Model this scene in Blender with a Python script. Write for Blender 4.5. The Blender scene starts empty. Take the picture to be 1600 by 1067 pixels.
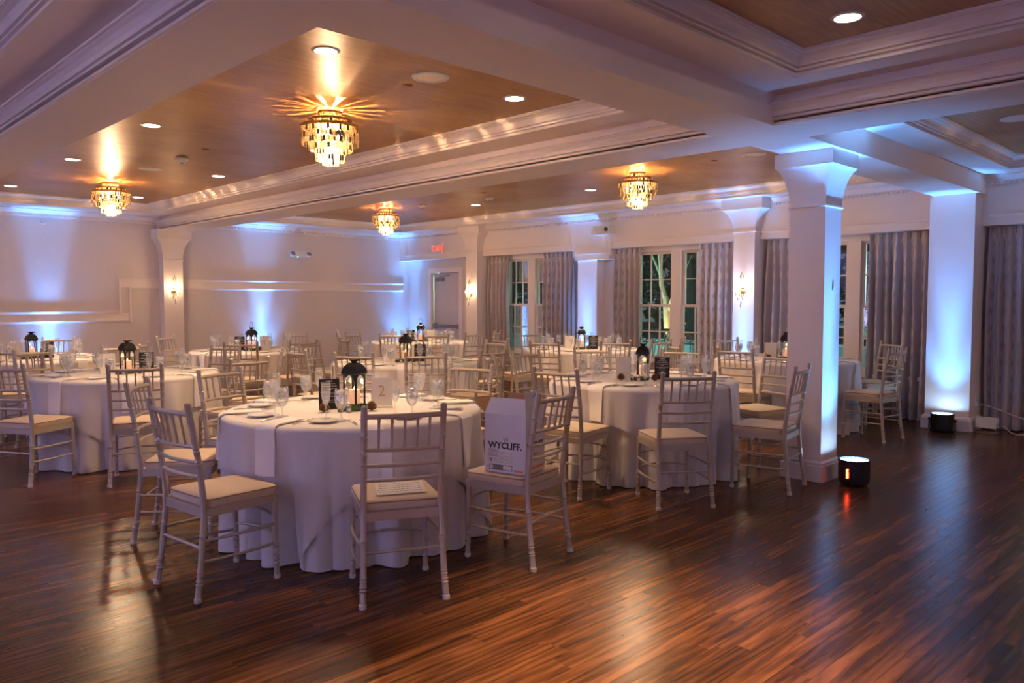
import bpy, bmesh, math, random
from mathutils import Vector, Matrix
random.seed(7)
R = math.radians
S = bpy.context.scene
COL = S.collection

# ------------------------------------------------------------------ camera
cam = bpy.data.cameras.new('camera')
cam.sensor_width = 36.0
cam.lens = 1225.0 / 1600.0 * 36.0
cam_ob = bpy.data.objects.new('camera', cam)
COL.objects.link(cam_ob)
cam_ob.location = (0, 0, 1.42)
cam_ob.rotation_euler = (R(90 - 2.985), 0, R(45.6 - 90))
cam.clip_end = 200
S.camera = cam_ob

# ------------------------------------------------------------------ view + world
S.view_settings.view_transform = 'Standard'
S.view_settings.look = 'None'
S.view_settings.exposure = 1.85
S.view_settings.gamma = 1.0
S.view_settings.use_curve_mapping = False
S.cycles.diffuse_bounces = 7
S.cycles.max_bounces = 14
S.cycles.transparent_max_bounces = 24
W = bpy.data.worlds.new('dusk')
S.world = W
W.use_nodes = True
wn = W.node_tree
wn.nodes.clear()
wo = wn.nodes.new('ShaderNodeOutputWorld')
wb = wn.nodes.new('ShaderNodeBackground')
wb.inputs[0].default_value = (0.55, 0.68, 0.72, 1)
wb.inputs[1].default_value = 0.06
wn.links.new(wb.outputs[0], wo.inputs[0])

# lamp colours and powers (each lamp is built with its fixture further down)
WARM = (1.0, 0.63, 0.33)
WARM2 = (1.0, 0.66, 0.38)
BLUE = (0.09, 0.35, 1.0)
P_DOWN = 46.0
P_CHAND = 42.0
P_PAR = 135.0
P_SCONCE = 1.1

# ------------------------------------------------------------------ materials
MATS = {}
def nodes(name):
    m = bpy.data.materials.new(name)
    m.use_nodes = True
    nt = m.node_tree
    return m, nt, nt.nodes['Principled BSDF'], nt.nodes['Material Output']
def mat(name, c, rough=0.5, metal=0.0, var=0.08, scale=40.0, bump=0.0, stretch=(1, 1, 1), spec=0.5, sheen=0.0, emit=None, estr=0.0, coord='Object'):
    m, nt, b, o = nodes(name)
    tc = nt.nodes.new('ShaderNodeTexCoord')
    mp = nt.nodes.new('ShaderNodeMapping')
    mp.inputs['Scale'].default_value = stretch
    nz = nt.nodes.new('ShaderNodeTexNoise')
    nz.inputs['Scale'].default_value = scale
    nz.inputs['Detail'].default_value = 4
    nt.links.new(tc.outputs[coord], mp.inputs[0])
    nt.links.new(mp.outputs[0], nz.inputs[0])
    mr = nt.nodes.new('ShaderNodeMapRange')
    mr.inputs[3].default_value = 1 - var
    mr.inputs[4].default_value = 1 + var
    nt.links.new(nz.outputs[0], mr.inputs[0])
    mx = nt.nodes.new('ShaderNodeVectorMath')
    mx.operation = 'SCALE'
    mx.inputs[0].default_value = c[:3]
    nt.links.new(mr.outputs[0], mx.inputs['Scale'])
    nt.links.new(mx.outputs[0], b.inputs['Base Color'])
    b.inputs['Roughness'].default_value = rough
    b.inputs['Metallic'].default_value = metal
    b.inputs['Specular IOR Level'].default_value = spec
    if sheen:
        b.inputs['Sheen Weight'].default_value = sheen
    if bump:
        bp = nt.nodes.new('ShaderNodeBump')
        bp.inputs['Strength'].default_value = bump
        bp.inputs['Distance'].default_value = 0.004
        nt.links.new(nz.outputs[0], bp.inputs['Height'])
        nt.links.new(bp.outputs[0], b.inputs['Normal'])
    if emit:
        b.inputs['Emission Color'].default_value = (*emit, 1)
        b.inputs['Emission Strength'].default_value = estr
    MATS[name] = m
    return m
def emitter(name, c, s):
    m, nt, b, o = nodes(name)
    nt.nodes.remove(b)
    e = nt.nodes.new('ShaderNodeEmission')
    e.inputs[0].default_value = (*c, 1)
    e.inputs[1].default_value = s
    nt.links.new(e.outputs[0], o.inputs[0])
    MATS[name] = m
    return m
def thin_glass(name, tint=(0.93, 0.96, 0.96), refl=0.9, base=0.05, rough=0.02, cloud=0.0):
    m, nt, b, o = nodes(name)
    nt.nodes.remove(b)
    t = nt.nodes.new('ShaderNodeBsdfTransparent')
    t.inputs[0].default_value = (*tint, 1)
    g = nt.nodes.new('ShaderNodeBsdfGlossy')
    g.inputs['Roughness'].default_value = rough
    lw = nt.nodes.new('ShaderNodeLayerWeight')
    lw.inputs[0].default_value = 0.35
    mr = nt.nodes.new('ShaderNodeMapRange')
    mr.inputs[3].default_value = base
    mr.inputs[4].default_value = refl
    nt.links.new(lw.outputs['Fresnel'], mr.inputs[0])
    mx = nt.nodes.new('ShaderNodeMixShader')
    nt.links.new(mr.outputs[0], mx.inputs[0])
    nt.links.new(t.outputs[0], mx.inputs[1])
    nt.links.new(g.outputs[0], mx.inputs[2])
    last = mx
    if cloud:
        tl = nt.nodes.new('ShaderNodeBsdfTranslucent'); tl.inputs[0].default_value = (0.9, 0.9, 0.92, 1)
        mc = nt.nodes.new('ShaderNodeMixShader'); mc.inputs[0].default_value = cloud
        nt.links.new(mx.outputs[0], mc.inputs[1]); nt.links.new(tl.outputs[0], mc.inputs[2]); last = mc
    nt.links.new(last.outputs[0], o.inputs[0])
    MATS[name] = m
    return m

mat('wall_paint', (0.68, 0.60, 0.57), 0.75, var=0.05, scale=25, bump=0.06)
mat('trim_paint', (0.81, 0.72, 0.67), 0.42, var=0.02, scale=30)
mat('soffit_paint', (0.86, 0.75, 0.67), 0.6, var=0.02, scale=30)
mat('black_metal', (0.018, 0.017, 0.016), 0.35, 0.4, var=0.2, scale=30)
mat('black_plastic', (0.012, 0.012, 0.014), 0.4, var=0.2, scale=30)
mat('white_plastic', (0.72, 0.72, 0.70), 0.4, var=0.03)
mat('grey_metal', (0.30, 0.30, 0.31), 0.35, 0.8, var=0.1)
mat('door_paint', (0.62, 0.55, 0.52), 0.5, var=0.04, scale=10)
mat('silver', (0.72, 0.70, 0.66), 0.22, 1.0, var=0.05)
mat('gold_metal', (0.62, 0.40, 0.17), 0.28, 1.0, var=0.12, scale=50)
mat('porcelain', (0.80, 0.78, 0.74), 0.18, var=0.02)
mat('chair_paint', (0.50, 0.43, 0.35), 0.38, 0.25, var=0.08, scale=60)
mat('ferrule', (0.62, 0.56, 0.48), 0.4, var=0.05)
mat('cushion', (0.66, 0.52, 0.36), 0.7, var=0.06, scale=120, bump=0.1, sheen=0.1)
mat('piping', (0.26, 0.19, 0.12), 0.7, var=0.05)
mat('linen', (0.69, 0.65, 0.62), 0.85, var=0.035, scale=220, bump=0.12, sheen=0.15)
mat('napkin_linen', (0.84, 0.81, 0.78), 0.85, var=0.03, scale=260, bump=0.1, sheen=0.15)
mat('paper', (0.80, 0.75, 0.66), 0.7, var=0.02)
mat('gold_ink', (0.50, 0.36, 0.20), 0.5, var=0.02)
mat('card_black', (0.015, 0.015, 0.016), 0.5, var=0.1)
mat('chalk_ink', (0.80, 0.78, 0.72), 0.7, var=0.05)
mat('box_white', (0.72, 0.70, 0.70), 0.6, var=0.03, scale=60)
mat('box_kraft', (0.48, 0.28, 0.13), 0.75, var=0.08, scale=80)
mat('ink_black', (0.012, 0.012, 0.014), 0.5, var=0.05)
mat('ink_orange', (0.72, 0.28, 0.10), 0.5, var=0.05)
mat('ink_copper', (0.34, 0.17, 0.10), 0.5, var=0.05)
mat('ink_blue', (0.12, 0.22, 0.55), 0.5, var=0.05)
mat('ink_grey', (0.22, 0.22, 0.23), 0.5, var=0.05)
mat('cone_brown', (0.20, 0.085, 0.035), 0.7, var=0.25, scale=60)
mat('moss', (0.10, 0.16, 0.045), 0.8, var=0.3, scale=60)
mat('bark', (0.045, 0.036, 0.03), 0.9, var=0.3, scale=20, bump=0.5)
mat('pale_bark', (0.45, 0.36, 0.24), 0.85, var=0.3, scale=18, bump=0.4)
mat('leaf_dark', (0.030, 0.045, 0.018), 0.8, var=0.35, scale=6)
mat('hedge_leaf', (0.05, 0.07, 0.02), 0.8, var=0.35, scale=6)
mat('deck_stone', (0.42, 0.50, 0.50), 0.8, var=0.1, scale=6)
mat('ground_grass', (0.05, 0.06, 0.03), 0.95, var=0.3, scale=3)
mat('asphalt', (0.06, 0.065, 0.07), 0.9, var=0.2, scale=20)
mat('car_paint', (0.55, 0.62, 0.62), 0.25, 0.3, var=0.03)
mat('car_glass', (0.01, 0.02, 0.02), 0.05, var=0.05)
mat('tyre', (0.012, 0.012, 0.012), 0.8, var=0.1)
mat('cable_white', (0.42, 0.40, 0.36), 0.5, var=0.03)
mat('subfloor', (0.012, 0.008, 0.005), 0.9, var=0.2)
mat('wood_under', (0.30, 0.20, 0.12), 0.7, var=0.2, scale=8, stretch=(1, 8, 1))
emitter('downlight_glow', (1.0, 0.80, 0.58), 9.0)
emitter('bulb_glow', (1.0, 0.74, 0.44), 12.0)
emitter('led_blue', (0.35, 0.62, 1.0), 18.0)
emitter('led_red', (1.0, 0.06, 0.02), 5.0)
emitter('exit_red', (1.0, 0.07, 0.025), 0.55)
emitter('led_green', (0.1, 1.0, 0.35), 5.0)
emitter('flame_led', (1.0, 0.55, 0.18), 4.0)
mat('led_wax', (0.80, 0.58, 0.42), 0.5, var=0.03, emit=(1.0, 0.42, 0.20), estr=0.16)
thin_glass('window_glass', (0.80, 0.90, 0.88), 0.8, 0.04)
thin_glass('goblet_glass', (0.99, 0.99, 0.995), 0.45, 0.03, 0.04, 0.14)
thin_glass('water', (0.96, 0.98, 1.0), 0.45, 0.06, 0.08, 0.16)
thin_glass('lantern_glass', (0.94, 0.96, 0.96), 0.6, 0.03)

# ice / frosted crystal: translucent + gloss
def frosted(name, c, tr=0.5, rough=0.1, clear=0.0):
    m, nt, b, o = nodes(name)
    nt.nodes.remove(b)
    d = nt.nodes.new('ShaderNodeBsdfTranslucent'); d.inputs[0].default_value = (*c, 1)
    d2 = nt.nodes.new('ShaderNodeBsdfDiffuse'); d2.inputs[0].default_value = (*c, 1)
    g = nt.nodes.new('ShaderNodeBsdfGlossy'); g.inputs['Roughness'].default_value = rough
    t = nt.nodes.new('ShaderNodeBsdfTransparent')
    m1 = nt.nodes.new('ShaderNodeMixShader'); m1.inputs[0].default_value = tr
    nt.links.new(d2.outputs[0], m1.inputs[1]); nt.links.new(d.outputs[0], m1.inputs[2])
    m2 = nt.nodes.new('ShaderNodeMixShader'); m2.inputs[0].default_value = 0.3
    nt.links.new(m1.outputs[0], m2.inputs[1]); nt.links.new(g.outputs[0], m2.inputs[2])
    m3 = nt.nodes.new('ShaderNodeMixShader'); m3.inputs[0].default_value = clear
    nt.links.new(m2.outputs[0], m3.inputs[1]); nt.links.new(t.outputs[0], m3.inputs[2])
    nt.links.new(m3.outputs[0], o.inputs[0])
    MATS[name] = m
    return m
frosted('ice', (0.95, 0.95, 0.96), 0.5, 0.1, 0.10)
frosted('crystal', (0.20, 0.125, 0.055), 0.5, 0.08, 0.50)
frosted('crystal_dense', (0.75, 0.55, 0.33), 0.5, 0.08, 0.03)
frosted('crystal_smoke', (0.030, 0.017, 0.008), 0.4, 0.12, 0.0)

# gold foil wallpaper on the coffer panels: fine brushed lines along the strips
def gold_paper():
    m, nt, b, o = nodes('gold_paper')
    tc = nt.nodes.new('ShaderNodeTexCoord')
    mp = nt.nodes.new('ShaderNodeMapping')
    mp.inputs['Rotation'].default_value = (0, 0, R(-44.4))
    mp.inputs['Scale'].default_value = (1.2, 26, 1)
    nz = nt.nodes.new('ShaderNodeTexNoise'); nz.inputs['Scale'].default_value = 3.0; nz.inputs['Detail'].default_value = 6
    n2 = nt.nodes.new('ShaderNodeTexNoise'); n2.inputs['Scale'].default_value = 1.6; n2.inputs['Detail'].default_value = 3
    nt.links.new(tc.outputs['Object'], mp.inputs[0]); nt.links.new(mp.outputs[0], nz.inputs[0])
    nt.links.new(tc.outputs['Object'], n2.inputs[0])
    ad = nt.nodes.new('ShaderNodeMath'); ad.operation = 'ADD'
    nt.links.new(nz.outputs[0], ad.inputs[0]); nt.links.new(n2.outputs[0], ad.inputs[1])
    cr = nt.nodes.new('ShaderNodeValToRGB')
    cr.color_ramp.elements[0].position = 0.35; cr.color_ramp.elements[0].color = (0.30, 0.135, 0.035, 1)
    cr.color_ramp.elements[1].position = 0.66; cr.color_ramp.elements[1].color = (0.55, 0.29, 0.085, 1)
    hf = nt.nodes.new('ShaderNodeMath'); hf.operation = 'MULTIPLY'; hf.inputs[1].default_value = 0.5
    nt.links.new(ad.outputs[0], hf.inputs[0]); nt.links.new(hf.outputs[0], cr.inputs[0])
    nt.links.new(cr.outputs[0], b.inputs['Base Color'])
    b.inputs['Metallic'].default_value = 0.25
    b.inputs['Roughness'].default_value = 0.38
    bp = nt.nodes.new('ShaderNodeBump'); bp.inputs['Strength'].default_value = 0.25; bp.inputs['Distance'].default_value = 0.002
    nt.links.new(nz.outputs[0], bp.inputs['Height']); nt.links.new(bp.outputs[0], b.inputs['Normal'])
    MATS['gold_paper'] = m
gold_paper()

# stained oak strip floor: one tone per plank (attribute), grain along the plank
def oak():
    m, nt, b, o = nodes('oak_floor')
    at = nt.nodes.new('ShaderNodeAttribute'); at.attribute_name = 'tone'
    tc = nt.nodes.new('ShaderNodeTexCoord')
    sp = nt.nodes.new('ShaderNodeCombineXYZ')
    k = nt.nodes.new('ShaderNodeMath'); k.operation = 'MULTIPLY'; k.inputs[1].default_value = 37.0
    nt.links.new(at.outputs['Fac'], k.inputs[0]); nt.links.new(k.outputs[0], sp.inputs[0]); nt.links.new(k.outputs[0], sp.inputs[2])
    va = nt.nodes.new('ShaderNodeVectorMath'); va.operation = 'ADD'
    nt.links.new(tc.outputs['Object'], va.inputs[0]); nt.links.new(sp.outputs[0], va.inputs[1])
    mp = nt.nodes.new('ShaderNodeMapping'); mp.inputs['Scale'].default_value = (1.6, 10, 1)
    nt.links.new(va.outputs[0], mp.inputs[0])
    nz = nt.nodes.new('ShaderNodeTexNoise'); nz.inputs['Scale'].default_value = 1.3; nz.inputs['Detail'].default_value = 7; nz.inputs['Distortion'].default_value = 0.9
    nt.links.new(mp.outputs[0], nz.inputs[0])
    mp2 = nt.nodes.new('ShaderNodeMapping'); mp2.inputs['Scale'].default_value = (1.2, 9, 1)
    nt.links.new(va.outputs[0], mp2.inputs[0])
    wv = nt.nodes.new('ShaderNodeTexWave'); wv.wave_type = 'RINGS'; wv.inputs['Scale'].default_value = 1.1; wv.inputs['Distortion'].default_value = 7; wv.inputs['Detail'].default_value = 3
    nt.links.new(mp2.outputs[0], wv.inputs[0])
    cr = nt.nodes.new('ShaderNodeValToRGB')
    cr.color_ramp.elements[0].position = 0.25; cr.color_ramp.elements[0].color = (0.042, 0.015, 0.006, 1)
    cr.color_ramp.elements[1].position = 0.68; cr.color_ramp.elements[1].color = (0.205, 0.076, 0.026, 1)
    nt.links.new(nz.outputs[0], cr.inputs[0])
    c2 = nt.nodes.new('ShaderNodeValToRGB')
    c2.color_ramp.elements[0].position = 0.1; c2.color_ramp.elements[0].color = (0.55, 0.55, 0.55, 1)
    c2.color_ramp.elements[1].position = 0.6; c2.color_ramp.elements[1].color = (1.08, 1.08, 1.08, 1)
    nt.links.new(wv.outputs[0], c2.inputs[0])
    mu = nt.nodes.new('ShaderNodeMix'); mu.data_type = 'RGBA'; mu.blend_type = 'MULTIPLY'; mu.inputs[0].default_value = 0.75
    nt.links.new(cr.outputs[0], mu.inputs[6]); nt.links.new(c2.outputs[0], mu.inputs[7])
    mr = nt.nodes.new('ShaderNodeMapRange'); mr.inputs[3].default_value = 0.50; mr.inputs[4].default_value = 1.10
    nt.links.new(at.outputs['Fac'], mr.inputs[0])
    sc = nt.nodes.new('ShaderNodeVectorMath'); sc.operation = 'SCALE'
    nt.links.new(mu.outputs[2], sc.inputs[0]); nt.links.new(mr.outputs[0], sc.inputs['Scale'])
    nt.links.new(sc.outputs[0], b.inputs['Base Color'])
    rr = nt.nodes.new('ShaderNodeMapRange'); rr.inputs[3].default_value = 0.20; rr.inputs[4].default_value = 0.30
    nt.links.new(nz.outputs[0], rr.inputs[0]); nt.links.new(rr.outputs[0], b.inputs['Roughness'])
    bp = nt.nodes.new('ShaderNodeBump'); bp.inputs['Strength'].default_value = 0.05; bp.inputs['Distance'].default_value = 0.002
    b.inputs['Specular IOR Level'].default_value = 0.17
    nt.links.new(nz.outputs[0], bp.inputs['Height']); nt.links.new(bp.outputs[0], b.inputs['Normal'])
    MATS['oak_floor'] = m
oak()

# curtain damask: woven ogee waves, lighter thread on taupe
def damask():
    m, nt, b, o = nodes('curtain_damask')
    uv = nt.nodes.new('ShaderNodeUVMap')
    sx = nt.nodes.new('ShaderNodeSeparateXYZ'); nt.links.new(uv.outputs[0], sx.inputs[0])
    def M(op, a, bb):
        n = nt.nodes.new('ShaderNodeMath'); n.operation = op
        for i, q in enumerate((a, bb)):
            if q is None: continue
            if isinstance(q, (int, float)): n.inputs[i].default_value = q
            else: nt.links.new(q, n.inputs[i])
        return n.outputs[0]
    sv = M('SINE', M('MULTIPLY', sx.outputs[1], 17.0), None)
    a = M('SINE', M('ADD', M('MULTIPLY', sx.outputs[0], 30.0), M('MULTIPLY', sv, 1.1)), None)
    c = M('SINE', M('SUBTRACT', M('MULTIPLY', sx.outputs[0], 30.0), M('MULTIPLY', sv, 1.1)), None)
    mx = M('MAXIMUM', a, c)
    cr = nt.nodes.new('ShaderNodeValToRGB')
    cr.color_ramp.elements[0].position = 0.45; cr.color_ramp.elements[0].color = (0.42, 0.37, 0.38, 1)
    cr.color_ramp.elements[1].position = 0.75; cr.color_ramp.elements[1].color = (0.60, 0.54, 0.55, 1)
    nt.links.new(mx, cr.inputs[0])
    nt.links.new(cr.outputs[0], b.inputs['Base Color'])
    b.inputs['Roughness'].default_value = 0.7
    b.inputs['Sheen Weight'].default_value = 0.3
    MATS['curtain_damask'] = m
damask()

# ------------------------------------------------------------------ mesh helpers
class MB:
    def __init__(s): s.v = []; s.f = []; s.uv = None
    def add(s, vs, fs):
        o = len(s.v); s.v += [tuple(q) for q in vs]; s.f += [tuple(i + o for i in f) for f in fs]; return s
    def box(s, x0, x1, y0, y1, z0, z1):
        return s.add([(x0,y0,z0),(x1,y0,z0),(x1,y1,z0),(x0,y1,z0),(x0,y0,z1),(x1,y0,z1),(x1,y1,z1),(x0,y1,z1)],
                     [(3,2,1,0),(4,5,6,7),(0,1,5,4),(1,2,6,5),(2,3,7,6),(3,0,4,7)])
    def cbox(s, c, d, rot=None):
        h = [q/2 for q in d]; vs = []
        for sx, sy, sz in ((-1,-1,-1),(1,-1,-1),(1,1,-1),(-1,1,-1),(-1,-1,1),(1,-1,1),(1,1,1),(-1,1,1)):
            p = Vector((sx*h[0], sy*h[1], sz*h[2]))
            if rot is not None: p = rot @ p
            vs.append(p + Vector(c))
        return s.add(vs, [(3,2,1,0),(4,5,6,7),(0,1,5,4),(1,2,6,5),(2,3,7,6),(3,0,4,7)])
    def lathe(s, prof, n=16, c=(0,0,0), caps=True, jit=None):
        o = len(s.v)
        for r, z in prof:
            for i in range(n):
                a = 2*math.pi*i/n
                s.v.append((c[0]+r*math.cos(a), c[1]+r*math.sin(a), c[2]+z))
        m = len(prof)
        for j in range(m-1):
            for i in range(n):
                k = (i+1) % n
                s.f.append((o+j*n+i, o+j*n+k, o+(j+1)*n+k, o+(j+1)*n+i))
        if caps:
            s.f.append(tuple(o+i for i in reversed(range(n))))
            s.f.append(tuple(o+(m-1)*n+i for i in range(n)))
        return s
    def tube(s, pts, rad, n=8, caps=True):
        pts = [Vector(p) for p in pts]
        if not isinstance(rad, (list, tuple)): rad = [rad]*len(pts)
        o = len(s.v); prev = None
        for i, p in enumerate(pts):
            t = (pts[min(i+1, len(pts)-1)] - pts[max(i-1, 0)]).normalized()
            if prev is None:
                u = t.orthogonal().normalized()
                if abs(t.z) < 0.9: u = t.cross(Vector((0,0,1))).normalized()
            else:
                u = (prev - t*prev.dot(t)).normalized()
            prev = u; w = t.cross(u)
            for k in range(n):
                a = 2*math.pi*k/n
                s.v.append(tuple(p + (u*math.cos(a) + w*math.sin(a))*rad[i]))
        for j in range(len(pts)-1):
            for k in range(n):
                q = (k+1) % n
                s.f.append((o+j*n+k, o+j*n+q, o+(j+1)*n+q, o+(j+1)*n+k))
        if caps:
            s.f.append(tuple(o+k for k in reversed(range(n))))
            s.f.append(tuple(o+(len(pts)-1)*n+k for k in range(n)))
        return s
    def sqloft(s, levels):
        # levels: (x0,x1,y0,y1,z) stacked rectangles
        o = len(s.v)
        for x0, x1, y0, y1, z in levels: s.v += [(x0,y0,z),(x1,y0,z),(x1,y1,z),(x0,y1,z)]
        for j in range(len(levels)-1):
            for k in range(4):
                q = (k+1) % 4
                s.f.append((o+4*j+k, o+4*j+q, o+4*j+4+q, o+4*j+4+k))
        s.f.append((o+3,o+2,o+1,o)); e = o+4*(len(levels)-1); s.f.append((e,e+1,e+2,e+3))
        return s
    def mould(s, prof, a, b, nrm):
        # closed profile (d, z) swept from a to b (2-D), d measured along nrm
        o = len(s.v); n = len(prof)
        for p in (a, b):
            for d, z in prof: s.v.append((p[0]+nrm[0]*d, p[1]+nrm[1]*d, z))
        for i in range(n):
            k = (i+1) % n
            s.f.append((o+i, o+k, o+n+k, o+n+i))
        s.f.append(tuple(o+i for i in reversed(range(n)))); s.f.append(tuple(o+n+i for i in range(n)))
        return s
    def mesh(s, name, m, smooth=False):
        me = bpy.data.meshes.new(name)
        me.from_pydata(s.v, [], s.f)
        me.materials.append(MATS[m])
        if smooth:
            me.polygons.foreach_set('use_smooth', [True]*len(me.polygons))
        me.update()
        bm = bmesh.new(); bm.from_mesh(me); bmesh.ops.recalc_face_normals(bm, faces=bm.faces); bm.to_mesh(me); bm.free()
        if smooth:
            try: me.set_sharp_from_angle(angle=R(40))
            except Exception: pass
        return me
    def build(s, name, m, parent=None, smooth=False, loc=None, rot=None):
        return link(name, s.mesh(name, m, smooth), parent, loc, rot)
def link(name, me, parent=None, loc=None, rot=None):
    o = bpy.data.objects.new(name, me); COL.objects.link(o)
    if parent: o.parent = parent
    if loc is not None: o.location = loc
    if rot is not None: o.rotation_euler = rot
    return o
def empty(name, loc=(0,0,0), rz=0, parent=None):
    o = link(name, None, parent, loc, (0,0,rz)); o.empty_display_size = 0.1; return o
def tag(o, label=None, cat=None, group=None, kind=None):
    if label: o['label'] = label
    if cat: o['category'] = cat
    if group: o['group'] = group
    if kind: o['kind'] = kind
    return o
def copy_tree(o, parent=None):
    c = o.copy(); COL.objects.link(c)
    if parent is not None: c.parent = parent
    for ch in o.children: copy_tree(ch, c)
    return c
def light(name, kind, loc, power, color, size=0.03, spot=None, blend=0.5, target=None, parent=None):
    l = bpy.data.lights.new(name, kind); l.energy = power; l.color = color
    if kind in ('POINT', 'SPOT'): l.shadow_soft_size = size
    if kind == 'SPOT': l.spot_size = spot; l.spot_blend = blend
    o = bpy.data.objects.new(name, l); COL.objects.link(o)
    o.location = loc
    if parent: o.parent = parent
    if target is not None:
        d = Vector(target) - Vector(loc); o.rotation_euler = d.to_track_quat('-Z', 'Y').to_euler()
    return o
def text_mesh(txt, size, name='lettering', offset=0.0, align='CENTER', ext=0.0006, shear=0.0):
    cu = bpy.data.curves.new('t', 'FONT'); cu.body = txt; cu.size = size; cu.align_x = align; cu.align_y = 'CENTER'
    cu.extrude = ext; cu.offset = offset; cu.resolution_u = 2; cu.shear = shear
    ob = bpy.data.objects.new('t', cu); COL.objects.link(ob)
    dg = bpy.context.evaluated_depsgraph_get()
    me = bpy.data.meshes.new_from_object(ob.evaluated_get(dg)); me.name = name
    bpy.data.objects.remove(ob); bpy.data.curves.remove(cu)
    return me

# ================================================================== THE ROOM
XB, XW = -3.2, 9.95            # back wall, window wall
YF, YL = -5.2, 13.25           # right-hand wall, left wall
ZS, ZL, ZC = 2.57, 2.77, 2.90  # beam soffit, coffer ledge, coffer panel
B1 = (4.90, 5.40); B2 = (2.53, 2.98); B3 = (1.345, 1.77)
XF = 9.72                      # face of the frieze over the windows

# ---- floor: sub-floor slab + oak strips along the room
floor = MB().box(XB, XW, YF, YL, -0.06, -0.012).build('floor', 'subfloor')
tag(floor, 'glossy dark stained oak strip floor of the ballroom', kind='structure')
def make_floor():
    wdt = 0.0572
    camx, camy = 0.0, 0.0
    yaw = R(45.6); fx, fy = math.cos(yaw), math.sin(yaw); rx, ry = math.sin(yaw), -math.cos(yaw)
    planks = []
    rnd = random.Random(3)
    y = YF + 0.004
    while y < YL - 0.002:
        x = XB + 0.004 - rnd.uniform(0, 1.0)
        while x < XW:
            L = rnd.choice((0.45, 0.6, 0.75, 0.9, 1.1, 1.3, 1.5))*rnd.uniform(0.9, 1.1)
            x0, x1 = max(x, XB), min(x+L, XW-0.002); y1 = min(y+wdt, YL)
            if x1 - x0 > 0.05: planks.append((x0, x1, y, y1, rnd.random()))
            x += L
        y += wdt
    def score(p):
        # about how large the strip shows from the doorway side of the floor
        cx, cy = (p[0]+p[1])/2, (p[2]+p[3])/2
        d = cx*fx+cy*fy; l = cx*rx+cy*ry
        if d < 2.75 or abs(l/d) > 0.66: return 0
        if math.hypot(cx-2.65, cy-4.1) < 0.85: return 0
        return (p[1]-p[0])/d**3
    planks.sort(key=score, reverse=True)
    def solid(mb, p):
        g = 0.0003; x0, x1, y0, y1 = p[0]+g, p[1]-g, p[2]+g, p[3]-g; c = 0.0007; zt = 0.0; zb = -0.011
        o = len(mb.v)
        mb.v += [(x0,y0,zb),(x1,y0,zb),(x1,y1,zb),(x0,y1,zb),(x0,y0,zt-c*.6),(x1,y0,zt-c*.6),(x1,y1,zt-c*.6),(x0,y1,zt-c*.6),
                 (x0+c,y0+c,zt),(x1-c,y0+c,zt),(x1-c,y1-c,zt),(x0+c,y1-c,zt)]
        fs = [(8,9,10,11),(4,5,9,8),(5,6,10,9),(6,7,11,10),(7,4,8,11),(0,1,5,4),(1,2,6,5),(2,3,7,6),(3,0,4,7)]
        mb.f += [tuple(i+o for i in f) for f in fs]; return len(fs)
    def finish(mb, tones, name):
        me = bpy.data.meshes.new(name); me.from_pydata(mb.v, [], mb.f); me.materials.append(MATS['oak_floor'])
        at = me.attributes.new('tone', 'FLOAT', 'FACE'); at.data.foreach_set('value', tones); me.update()
        return link(name, me, floor)
    for p in planks[:300]:
        mb = MB(); n = solid(mb, p); finish(mb, [p[4]]*n, 'plank')
    mb = MB(); tn = []
    for p in planks[300:]:
        n = solid(mb, p); tn += [p[4]]*n
    tag(finish(mb, tn, 'farther_planks'), kind='stuff')
make_floor()

# ---- walls
wl = MB().box(XB-0.2, XW+0.2, YL, YL+0.2, -0.06, 3.2).build('wall_left', 'wall_paint')
tag(wl, 'taupe painted end wall with stepped panel moulding', kind='structure')
tag(MB().box(XB-0.2, XB, YF-0.2, YL+0.2, -0.06, 3.2).build('wall_back', 'wall_paint'), 'plain taupe wall behind the dance floor', kind='structure')
tag(MB().box(XB-0.2, XW+0.2, YF-0.2, YF, -0.06, 3.2).build('wall_front', 'wall_paint'), 'plain taupe wall beside the dance floor', kind='structure')
# window openings (y0,y1)
WZ0, WZ1 = 0.50, 2.19
WINS = [(8.96, 10.36), (5.90, 7.42), (3.22, 4.86), (0.55, 2.15)]
DOOR = (11.62, 12.47, 1.97)
mb = MB(); cuts = sorted(WINS)
edges = [YF-0.2]
for a, b in cuts: edges += [a, b]
edges += [DOOR[0]-0.02, DOOR[1]+0.02, YL+0.2]
for i in range(0, len(edges)-1, 2): mb.box(XW, XW+0.2, edges[i], edges[i+1], -0.06, 3.2)
for a, b in cuts:
    mb.box(XW, XW+0.2, a, b, -0.06, WZ0); mb.box(XW, XW+0.2, a, b, WZ1, 3.2)
mb.box(XW, XW+0.2, DOOR[0]-0.02, DOOR[1]+0.02, DOOR[2]+0.02, 3.2)
wr = mb.build('wall_right', 'wall_paint')
tag(wr, 'taupe window wall with tall twin windows and an exit door', kind='structure')

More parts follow.
